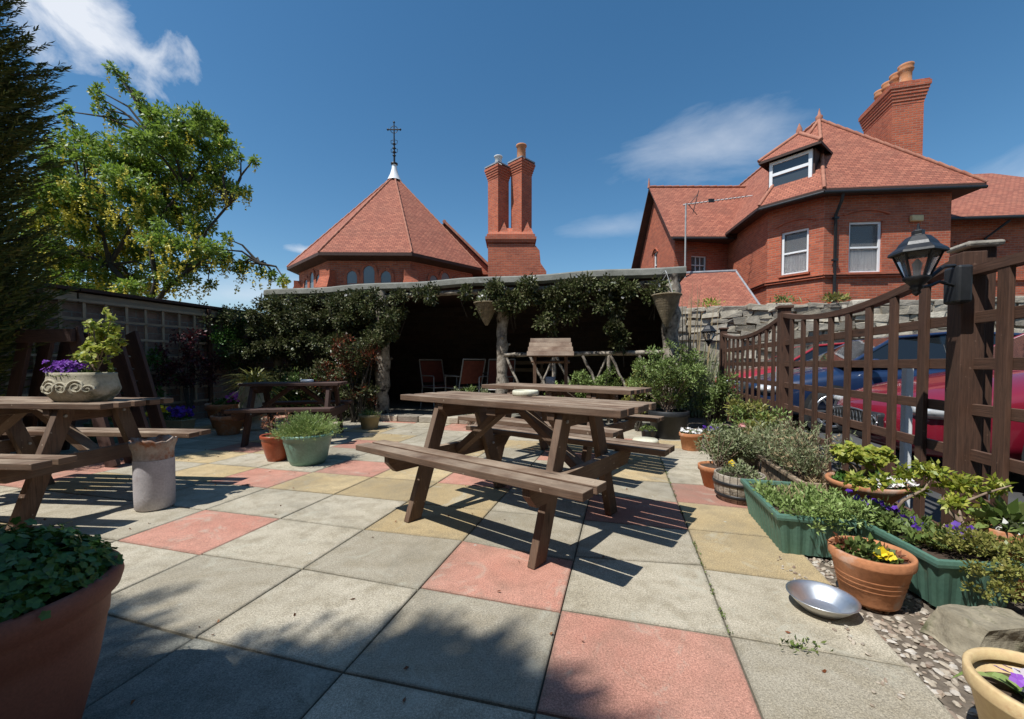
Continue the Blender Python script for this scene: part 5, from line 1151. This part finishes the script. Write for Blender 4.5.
# pots left/centre
t_=pot('potted_plant','glossy red brown glazed pot with a scraggy withered plant',(-2.33,4.04,.001),.15,.255,.085,'bell','terra_red',.9)
m=MB(); L=Leaves()
for i in range(14):
    a=R.uniform(0,2*PI); q=[(0,0,.22),(.07*math.cos(a),.07*math.sin(a),.30),(.14*math.cos(a)*R.uniform(.4,1),.12*math.sin(a),R.uniform(.33,.45))]; m.tube(q,[.006,.004,.002],5,cap=False); P_,D_=ball(q[-1],.03,10,.1); L.add(P_,D_,.03,.012)
m.build('stems','twig',t_); fol(t_,L,'rust','withered_leaves')
t_=pot('potted_plant','turquoise glazed pot with a rounded feathery lime green plant',(-1.97,3.93,.001),.235,.29,.15,'bell','turq',.9)
L=Leaves()
for i in range(620):
    th1=R.uniform(0,2*PI); e=R.uniform(.05,1.5); d=np.array([math.cos(th1)*math.cos(e),math.sin(th1)*math.cos(e),math.sin(e)*.95]); b=np.array([d[0]*.1,d[1]*.1,.26]); ln=R.uniform(.14,.26)
    t=NR.uniform(.25,1,22); P_=b+d*(ln*t)[:,None]+NR.normal(size=(22,3))*.005; L.add(P_,NR.normal(size=(22,3))*.7+d*1.6+np.array([0,0,.5]),.022,.005)
fol(t_,L,'lime')
t_=pot('potted_plant','buff plastic pot with a low grassy plant at the foot of the bark post',(-2.1,6.02,.001),.155,.21,.11,'flower','tan_pot',.9); L=Leaves(); q=NR.normal(size=(160,3))*np.array([.06,.06,0])+np.array([0,0,.18]); L.blade(q,NR.normal(size=(160,3))*.5+np.array([0,0,1.]),.22,.008,.5,4); fol(t_,L,'mid')
t_=pot('potted_plant','large terracotta pot with magenta flowers against the shaded wall',(-4.30,6.2,.001),.30,.36,.2,'classic','terra',.9); L=Leaves(); mound_surface(L,(.03,0,.31),.27,.26,.14,800,.04,.022); fol(t_,L,'deep'); L=Leaves(); q=np.stack([NR.uniform(.05,.3,44),NR.uniform(-.2,.1,44),NR.uniform(.4,.52,44)],1); L.flowers(q,.028,up=(0,-.7,.5)); fol(t_,L,'magenta','magenta_flowers')
t_=pot('potted_plant','ribbed medium terracotta pot with sparse plant in front of the magenta flowers',(-3.86,5.55,.001),.2,.26,.12,'flower','terra',.9); L=Leaves(); mound_surface(L,(0,0,.22),.17,.17,.12,300,.035,.014); fol(t_,L,'rust')
t_=thing('pedestal_urn','pale stone pedestal urn holding a spiky palm like plant by the ivy','urn',(-3.75,5.95,.001))
m=MB(); m.lathe([(0,0),(.15,0),(.15,.04),(.10,.06),(.07,.12),(.08,.16),(.15,.2),(.19,.27),(.2,.36),(.17,.42),(.2,.46),(.185,.62),(.21,.66),(.19,.68),(.15,.64)],(0,0,0),28); m.build('urn_bowl','stone_cast',t_); m=MB(); m.lathe([(.17,.62),(0,.63)],(0,0,0),20); m.build('soil','soil',t_)
L=Leaves(); q=NR.normal(size=(150,3))*np.array([.03,.03,.02])+np.array([0,0,.66]); L.blade(q,NR.normal(size=(150,3))*.8+np.array([0,0,.9]),.55,.022,.55,6); fol(t_,L,'bronze','spiky_leaves')
def longpot(name,label,loc,yaw,mat,leafmat,fl,flm,sz=(.42,.2,.18)):
    t_=thing(name,label,'planter',loc,yaw); m=MB(); m.box((0,0,sz[2]/2),(sz[0]*.88,sz[1]*.85,sz[2]),taper=(1.13,1.17)); m.box((0,0,sz[2]-.008),(sz[0]*1.02,sz[1]*1.02,.02)); m.build('planter_box',mat,t_,bevel=.008)
    L=Leaves(); mound_surface(L,(0,0,sz[2]),sz[0]*.48,sz[1]*.5,.12,500,.03,.016); fol(t_,L,leafmat)
    for (x0,x1,n,mm) in fl: L=Leaves(); q=np.stack([NR.uniform(x0,x1,n),NR.uniform(-.12,.08,n),NR.uniform(sz[2]+.05,sz[2]+.17,n)],1); L.flowers(q,.026,up=(.2,-.8,.5)); fol(t_,L,mm,'flowers')
longpot('flower_planter','shaded planter box of yellow and purple pansies under the trellis',(-4.62,5.55,.001),.1,'tan_pot','deep',[(-.27,-.05,34,'yellowp'),(0,.26,70,'purple')],0,(.5,.22,.2))
longpot('flower_planter','dark green planter box with pale yellow flowers behind the left bench',(-4.95,5.0,.001),.1,'green_pl','mid',[(-.2,.0,12,'yellowp')],0,(.42,.22,.24))
# shrubs near shelter
shrub('low_bush','low grey green bush by the shelter kerb behind the central table',G(-1.95,4.55),[(0,0,.38,.40,.22,.22,3000),(.35,0,.3,.3,.2,.18,1300)],'grey',.035,stem='twig',mats2=('mid',.5),stems=18,clsz=(.05,.1))
shrub('rail_shrub','bright green shrub growing through the rustic railing',G(-.35,5.12),[(0,0,.6,.40,.12,.32,1900),(.35,0,.75,.2,.1,.25,700),(-.3,0,.45,.3,.12,.25,900)],'lime',.045,mats2=('mid',.55),stems=16,clsz=(.06,.1))
shrub('rail_shrub','yellowish shrub at the right end of the rustic railing',G(.45,5.0),[(0,0,.6,.25,.15,.38,1400)],'bronze',.045,mats2=('lime',.4),stems=16,clsz=(.06,.1))
# wishing well
ww=thing('wishing_well','small timber wishing well with boarded pitched roof and hanging bucket','wishing well',(.52,5.55,.001),.1)
m=MB()
rows_=6
for sgn in(-1,1):
    for i in range(4):
        t=i/4; y0,z0=sgn*(.02+.20*t),1.30-.27*t; m.beam((-.27-.012*i,y0+sgn*.03,z0-.035+.008*i),(.27+.012*i,y0+sgn*.03,z0-.035+.008*i),.075,.018,up=(0,-sgn*.75*-1 if False else sgn*.8,.6))
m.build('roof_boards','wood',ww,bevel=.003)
m=MB(); 
for x in(-.25,.25): m.face([(x,-.2,1.05),(x,.2,1.05),(x,0,1.30)]); m.face([(x*.95,.2,1.05),(x*.95,-.2,1.05),(x*.95,0,1.30)])
m.build('gable_board','wood_dark',ww)
for x in(-.21,.21):
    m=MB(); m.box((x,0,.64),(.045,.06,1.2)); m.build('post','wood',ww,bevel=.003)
m=MB()
for j in range(16):
    a=2*PI*j/16; m.box((.27*math.cos(a),.27*math.sin(a),.2),(.03,.095,.4),Matrix.Rotation(a,3,'Z'))
m.build('well_wall','wood_dark',ww,bevel=.003)
m=MB(); m.tube([(-.26,0,.98),(.26,0,.98)],.018,8); m.build('windlass','wood',ww)
m=MB(); m.lathe([(0,.62),(.055,.62),(.07,.78),(.066,.78),(.05,.64)],(0,-.02,0),18); m.tube([(-.066,-.02,.77),(-.03,-.02,.87),(.03,-.02,.87),(.066,-.02,.77)],.004,5); m.tube([(0,-.02,.87),(0,0,.98)],.004,5); m.build('bucket','lead',ww)
# hanging baskets
for lab,c,rr,h,plant in(('cone shaped wicker hanging basket with pale trailing plants beside the middle post',G(-1.86,5.08,1.56),.19,.34,True),('empty cone shaped wicker hanging basket in front of the right post',G(.80,4.98,1.47),.19,.42,False)):
    t_=thing('hanging_basket',lab,'hanging basket',c,group='wicker cone hanging baskets'); m=MB()
    n=28; rows=[]
    for k_ in range(26):
        t=k_/25; r=.02+(rr-.02)*(t**.9); rows.append([((r+.004*math.sin(j*PI+k_*PI))*math.cos(2*PI*j/n),(r+.004*math.sin(j*PI+k_*PI))*math.sin(2*PI*j/n),h*t+(.003 if k_%2 else 0)) for j in range(n)])
    m.grid(rows,True,sm=False); m.lathe([(rr,h),(rr+.012,h+.004),(rr+.01,h+.02),(rr-.02,h+.01),(rr-.04,h-.05),(0,h-.06)],(0,0,0),n); m.build('wicker_cone','coir',t_)
    top=Vector((0,0,2.2-c.z)); m=MB()
    for q in range(3): a=q*2*PI/3+.6; m.tube([(rr*math.cos(a),rr*math.sin(a),h),top],.004,4)
    m.tube([top,top+Vector((0,.05,.05)),Vector((.0,.17,2.24-c.z))],.007,6); m.build('chains','black_iron' if plant else 'chair_metal',t_)
    if plant: L=Leaves(); dome(L,(0,0,h+.07),(.17,.17,.11),900,.05,.014,14,.4,.5); fol(t_,L,'grey'); L=Leaves(); q=NR.normal(size=(20,3))*.06+np.array([0,-.05,h+.1]); L.flowers(q,.022,up=(0,-.8,.4)); fol(t_,L,'whitep','white_flowers')
# chairs in shelter
def chair(label,loc,yaw,back='red_mesh'):
    t_=thing('patio_chair',label,'chair',loc,yaw,group='metal chairs inside the shelter'); m=MB()
    for sx in(-.26,.26):
        m.tube([(sx,-.25,0),(sx,-.25,.64),(sx,-.22,.66),(sx,.22,.66)],.012,6); m.tube([(sx,.30,0),(sx,.2,.45),(sx,.34,.98)],.012,6); m.tube([(sx,-.25,.43),(sx,.2,.43)],.012,6)
    m.tube([(-.26,.34,.98),(.26,.34,.98)],.014,6); m.tube([(-.26,-.25,.43),(.26,-.25,.43)],.012,6); m.tube([(-.26,-.25,.3),(.26,-.25,.3)],.01,6); m.tube([(-.26,.2,.45),(.26,.2,.45)],.01,6)
    m.build('frame','chair_metal',t_)
    m=MB(); m.box((0,-.02,.445),(.5,.44,.015)); m.build('seat',back,t_)
    m=MB(); m.beam((0,.215,.52),(0,.335,.95),.48,.012,up=(0,1,0)) ; m.build('backrest',back,t_)
chair('metal framed armchair with red mesh back inside the shelter behind the left post',G(-3.35,6.5,.062),-.7)
chair('metal framed armchair facing sideways in the middle of the dark shelter',G(-2.75,6.35,.062),2.4)
chair('metal framed chair with brighter red mesh back beside the middle post',G(-2.02,6.15,.062),.25)
ms=thing('slatted_bench','pale slatted bench against the back of the shelter','bench',G(-1.95,7.6,.062),YG)
for z in(.66,.82): 
    m=MB(); m.box((0,.2,z+.1),(1.0,.03,.08)); m.build('back_slat','trellis',ms,bevel=.003)
m=MB(); m.box((0,0,.42),(1.0,.4,.035)); m.build('seat','trellis',ms,bevel=.003)
for x in(-.45,.45): m=MB(); m.box((x,.2,.45),(.05,.05,.9)); m.box((x,-.17,.2),(.05,.05,.4)); m.build('leg','trellis',ms,bevel=.003)
t_=thing('round_cafe_table','dark round cafe table between the shelter chairs','table',G(-2.45,6.75,.062)); m=MB(); m.lathe([(0,.7),(.35,.7),(.355,.71),(.35,.725),(0,.725)],(0,0,0),28); m.build('table_top','black_iron',t_); m=MB(); m.tube([(0,0,0),(0,0,.7)],.025,8)
for q in range(3): m.tube([(0,0,.12),(.25*math.cos(q*2.1),.25*math.sin(q*2.1),.01)],.015,6)
m.build('pedestal','black_iron',t_)
# ================================================================== cars
def car(name,label,nose,paintm,glassy=True):
    c=Vector(nose)+EX*2.06; t_=thing(name,label,'car',(c.x,c.y,-.03),-(PI-YG)); m=MB()
    st=[(2.06,.45,.33,.50,.54),(2.03,.60,.27,.56,.62),(1.93,.72,.22,.63,.70),(1.70,.80,.2,.70,.79),(1.25,.85,.2,.78,.89),(.80,.86,.2,.86,.98),(.3,.87,.2,.89,1.0),(-.5,.87,.2,.91,1.0),(-1.3,.87,.2,.93,1.02),(-1.75,.85,.24,.93,1.0),(-2.0,.80,.3,.84,.92),(-2.08,.68,.36,.64,.7)]
    rows=[]
    for x,w_,zb,zbelt,zt in st:
        half=[(.0,zb),(w_*.8,zb),(w_*.985,zb+.06),(w_,(zb+zbelt)/2),(w_*.985,zbelt-.04),(w_*.93,zbelt+.01),(w_*.62,zt-.008),(w_*.30,zt),(.0,zt+.004)]
        ring=[(x-(.0 if abs(x)<1.9 else .12*(y/.86)**2*(1 if x>0 else -1)),y,z) for y,z in half]+[(x-(.0 if abs(x)<1.9 else .12*(y/.86)**2*(1 if x>0 else -1)),-y,z) for y,z in half[-2:0:-1]]
        rows.append(ring)
    m.grid(rows,True); m.face(rows[0]); m.face(rows[-1][::-1]); m.build('body',paintm,t_,subsurf=1)
    # cabin
    m=MB(); cab=[(.92,.80,.80,.96,.97),(.15,.74,.60,1.00,1.38),(-.5,.76,.62,1.0,1.435),(-1.25,.75,.6,1.0,1.40),(-1.95,.74,.66,.97,1.0)]
    # roof
    rr=[]
    for x,wr,z in((.2,.57,1.375),(.0,.60,1.415),(-.5,.62,1.445),(-1.1,.61,1.42),(-1.32,.58,1.385)): rr.append([(x,y*wr,z-(.03*(abs(y))**2.5)) for y in(-1,-.8,-.4,0,.4,.8,1)])
    m.grid(rr); 
    for s in(-1,1):
        for a,b in(((.88,s*.79,.95),(.2,s*.575,1.355)),((-.35,s*.84,.97),(-.40,s*.61,1.405)),((-1.2,s*.84,1.0),(-1.3,s*.6,1.37)),((-1.9,s*.74,.98),(-1.32,s*.58,1.36)),((.2,s*.575,1.355),(-.5,s*.615,1.415)),((-.5,s*.615,1.415),(-1.32,s*.58,1.36))): m.tube([a,b],.028,6)
    m.build('roof_and_pillars',paintm,t_)
    g=MB(); g.grid([[(.9,y*.78,.965-.0*abs(y)) for y in(-1,-.5,0,.5,1)],[(.21,y*.57,1.368) for y in(-1,-.5,0,.5,1)]]); g.build('windscreen','car_glass',t_)
    g=MB(); g.grid([[(-1.9,y*.73,.99) for y in(-1,0,1)],[(-1.32,y*.57,1.375) for y in(-1,0,1)]]); g.build('rear_screen','car_glass',t_)
    for s in(-1,1): g=MB(); g.face([(.82,s*.80,.955),(-1.78,s*.79,.985),(-1.30,s*.59,1.36),(-.5,s*.615,1.40),(.22,s*.58,1.35)]); g.build('side_window','car_glass',t_)
    for s in(-1,1):
        h=MB(); rows=[]
        for i in range(9):
            u=-PI/2+PI*i/8; rows.append([(1.74+.23*math.cos(u)*math.cos(v),s*(.60)+ .20*math.cos(u)*math.sin(v),.61+.085*math.sin(u)) for v in [j*2*PI/16 for j in range(16)]])
        h.grid(rows,True); h.build('headlight','headlamp',t_)
        mi_=MB(); mi_.box((.62,s*.93,1.0),(.09,.16,.11)); mi_.build('wing_mirror',paintm,t_,bevel=.03,seg=3)
    gr=MB(); gr.box((2.03,0,.47),(.1,.82,.17)); gr.build('grille','black_pl',t_,bevel=.03,seg=3)
    gm=MB()
    for i in range(14):
        y=-.39+.06*i; gm.tube([(2.086,y,.40),(2.086,y+.04,.54)],.004,4); gm.tube([(2.086,y+.04,.40),(2.086,y,.54)],.004,4)
    gm.tube([(2.08,.41*math.cos(a),.47+.09*math.sin(a)) for a in [i*PI/12 for i in range(25)]],.010,6); gm.build('chrome_mesh','alu',t_)
    pl=MB(); pl.box((2.07,0,.33),(.02,.52,.05)); pl.build('lower_intake','black_pl',t_,bevel=.008)
    for x in(1.06,-1.32):
        for s in(-1,1):
            wq=MB(); prof=[(.2,-.09),(.29,-.10),(.315,-.07),(.32,0),(.315,.07),(.29,.10),(.2,.09)]; rows=[[(x+r*math.cos(a),s*(.79+y),.315+r*math.sin(a)) for a in [j*2*PI/28 for j in range(28)]] for r,y in prof]; wq.grid(rows,True); wo=wq.build('wheel','rubber',t_)
            aq=MB(); rows=[[(x+r*math.cos(a),s*.868,.315+r*math.sin(a)) for a in [j*2*PI/28 for j in range(28)]] for r in(.30,.37)]; aq.grid(rows,True); ao=aq.build('wheel_arch','rubber',t_)
            rq=MB(); rows=[[(x+r*math.cos(a),s*yy,.315+r*math.sin(a)) for a in [j*2*PI/28 for j in range(28)]] for r,yy in((.20,.885),(.225,.90),(.235,.885))]; rq.grid(rows,True)
            for q in range(7):
                a=q*2*PI/7; rq.beam((x+.03*math.cos(a),s*.892,.315+.03*math.sin(a)),(x+.215*math.cos(a),s*.888,.315+.215*math.sin(a)),.022,.034,up=(0,1,0))
            rq.lathe([(0,0)],(0,0,0),4) if False else None; ro=rq.build('rim','alu',t_); ro.parent=wo
    return t_
car('parked_car','dark red car parked nose-on to the fence, nearest the lattice',(3.31,3.95,0),'car_red')
car('parked_car','navy blue car with alloy wheels parked beyond the dark red one',(3.80,6.88,0),'car_blue')
car('parked_car','bright red car parked farthest off beyond the navy blue one',(4.60,9.4,0),'car_red2')
# ================================================================== trees
def conifer(label,loc,h,r0,nf,seed,low=.15,name='conifer_tree',lean=(0,0),full=False,nl=26,lf=(.085,.026)):
    rs=np.random.RandomState(seed); t_=thing(name,label,'conifer',loc,group='dark conifers'); L=Leaves(); m=MB(); m.tube([(0,0,-.1),(0,0,h*.5),(lean[0],lean[1],h*.96)],[.13,.08,.02],8); m.build('trunk','trunk',t_)
    bm=MB(); P_all=[];A_all=[]
    for i in range(nf):
        t=rs.uniform(0,1)**.9; z=low+(h-low)*t; rr=r0*((1-t**7)**.6 if full else (1-t**2.2)**.75*(.62+.38*min(1,t/.36)))*(.82+.18*math.sin(z*3.1+seed)+.1*math.sin(z*7)); a=rs.uniform(0,2*PI); ln=rs.uniform(.25,.55)*(1.15-.5*t)
        rad=max(.02,rr*rs.uniform(.45,1.0)-ln*.3); d=np.array([math.cos(a),math.sin(a),rs.uniform(.1,.9)]); d/=np.linalg.norm(d); b=np.array([rad*math.cos(a)+lean[0]*t,rad*math.sin(a)+lean[1]*t,z]); sdv=np.array([-math.sin(a),math.cos(a),0]); up=np.cross(d,sdv)
        n=nl; s=np.linspace(.05,1,n); P_=b+d*(ln*s)[:,None]; P_[:,2]+=-.35*ln*s*(1-s)+.06*s*s; side=np.where(np.arange(n)%2==0,1,-1)*(1-s*.75)
        A=d+sdv*side[:,None]*1.3+rs.normal(size=(n,3))*.22; P_all.append(P_);A_all.append(A)
        if i%9==0: bm.tube([(lean[0]*t,lean[1]*t,z-.15),tuple(b+d*ln*.8)],[.014,.004],4,cap=False)
    L.add(np.concatenate(P_all),np.concatenate(A_all),lf[0],lf[1],fold=.1); L.build('foliage','conifer',t_); bm.build('branches','trunk',t_); return t_
conifer('tall dark conifer filling the upper left edge of the view',(-5.45,3.75,0),6.8,1.0,4600,3,.5,nl=46,lf=(.062,.0125))
conifer('second dark conifer just outside the boundary wall behind the nearer one',(-6.75,4.65,0),6.6,1.0,1500,9)
conifer('tall dark conifer behind the viewer, rightmost of the hedge that shades the near paving',(-3.52,-1.42,0),6.95,.95,3000,5,full=True)
conifer('tall dark conifer behind the viewer, middle of the hedge that shades the near paving',(-4.9,-1.35,0),6.95,.95,2600,6,full=True)
conifer('tall dark conifer behind the viewer, leftmost of the hedge that shades the near paving',(-6.2,-1.25,0),6.8,.95,1800,7,full=True)
# laburnum
lb=thing('laburnum_tree','light green laburnum with hanging yellow blossom beyond the left wall','tree',(-7.1,8.0,0))
S=8/409.45
PX=[(122,76,4),(128,82,5),(134,90,6),(141,98,7),(148,107,8),(156,114,9),(160,125,16),(105,95,5),(108,103,7),(113,113,8),(120,124,9),(75,116,6),(80,126,8),(88,148,16),(70,150,14),(140,142,14),(165,140,18),(185,132,18),(205,125,17),(222,132,15),(226,148,15),(205,150,20),(180,155,22),(155,165,22),(120,160,22),(95,170,20),(60,170,20),(50,195,22),(75,200,22),(100,200,24),(130,190,24),(160,190,24),(190,180,22),(215,172,18),(232,165,9),(245,161,6),(258,162,4),(225,190,16),(240,192,9),(250,194,5),(205,205,20),(180,215,22),(150,220,22),(120,225,22),(90,230,22),(60,230,20),(200,228,15),(170,245,20),(140,250,20),(110,255,20),(80,255,20),(50,255,20),(195,248,14),(215,250,11),(232,256,9),(248,264,8),(262,270,7),(275,275,6),(286,280,5),(230,240,7),(205,262,12),(185,268,14),(160,272,14),(130,278,13),(100,275,13),(240,270,8),(225,262,9),(55,285,14),(80,290,14),(105,290,14),(130,292,13),(150,290,12),(170,285,11),(190,280,9),(60,265,16),(35,240,16),(40,215,16),(210,282,7),(120,300,9),(160,300,8)]
L=Leaves(); LY=Leaves(); m=MB(); m.tube([(0,0,-.1),(.05,0,1.0),(.0,0,1.9)],[.12,.10,.08],10); cen=[]
rs=random.Random(4)
for (u,v,r) in PX:
    dz=rs.uniform(-.9,.9) if r>9 else rs.uniform(-.2,.2); x=(u-512)*S+7.1; z=.953+(364-v)*S; r_=r*S
    sc=(8+dz)/8; c=Vector(((x-7.1)*sc+7.1,dz,.953+(z-.953)*sc)); cen.append((c,r_))
    nn=max(2,int(r*r/21))
    for _ in range(nn):
        q,_d=ball(tuple(c),r_*1.0,1,.3); q=q[0]; P_,D_=ball(q,((.15,.15,.11) if r>9 else (.085,.085,.08)),60 if r>9 else 40,.1); L.add(P_,D_+np.array([0,0,-.1]),.074,.040)
    ny=max(1,int(r*(1.7 if (v>170 and u<150) else .8 if v>170 else .2)))
    for _ in range(ny):
        q=c+Vector((rs.uniform(-1,1)*r_,rs.uniform(-1,0.4)*r_,rs.uniform(-1.1,.6)*r_)); ln=rs.uniform(.16,.30); k_=16; t=NR.uniform(0,1,k_); P_=np.array(q)+np.stack([.03*(1-t)*NR.normal(size=k_),.03*(1-t)*NR.normal(size=k_),-ln*t],1); LY.add(P_,NR.normal(size=(k_,3))+np.array([0,0,-.5]),.045,.032)
# limbs
tips=sorted(cen,key=lambda k_:-k_[1])
nodes=[Vector((0,0,1.9))]+[Vector(p) for p in((-.8,.1,2.9),(.2,-.1,3.1),(1.0,0,2.9),(-.3,.2,4.2),(.7,.1,4.4),(1.6,0,4.0),(-1.2,0,4.0),(.2,0,5.3),(2.2,0,2.9))]
par=[None,0,0,0,1,2,3,1,4,3]; rad=[.07,.045,.04,.03,.03,.025,.022,.03,.016,.018]
for i in range(1,len(nodes)): a=nodes[par[i]];b=nodes[i]; m.tube([a,(a+b)/2+Vector((rs.uniform(-.12,.12),rs.uniform(-.12,.12),.05)),b],[rad[par[i]]*.8,(rad[i]+rad[par[i]])/2*.8,rad[i]],8,cap=False)
for c,r_ in cen:
    b=min(nodes,key=lambda q:(q-c).length+.6*max(0,q.z-c.z)); m.tube([b,(b+c)/2+Vector((rs.uniform(-.1,.1),rs.uniform(-.1,.1),.12)),c],[.028,.018,.008],6,cap=False)
    for _ in range(3): m.tube([c,c+Vector((rs.uniform(-1,1),rs.uniform(-1,1),rs.uniform(-.6,1)))*r_],[.008,.003],4,cap=False)
m.build('trunk','trunk',lb); L.build('crown','laburnum',lb); LY.build('yellow_blossom','yellow',lb)
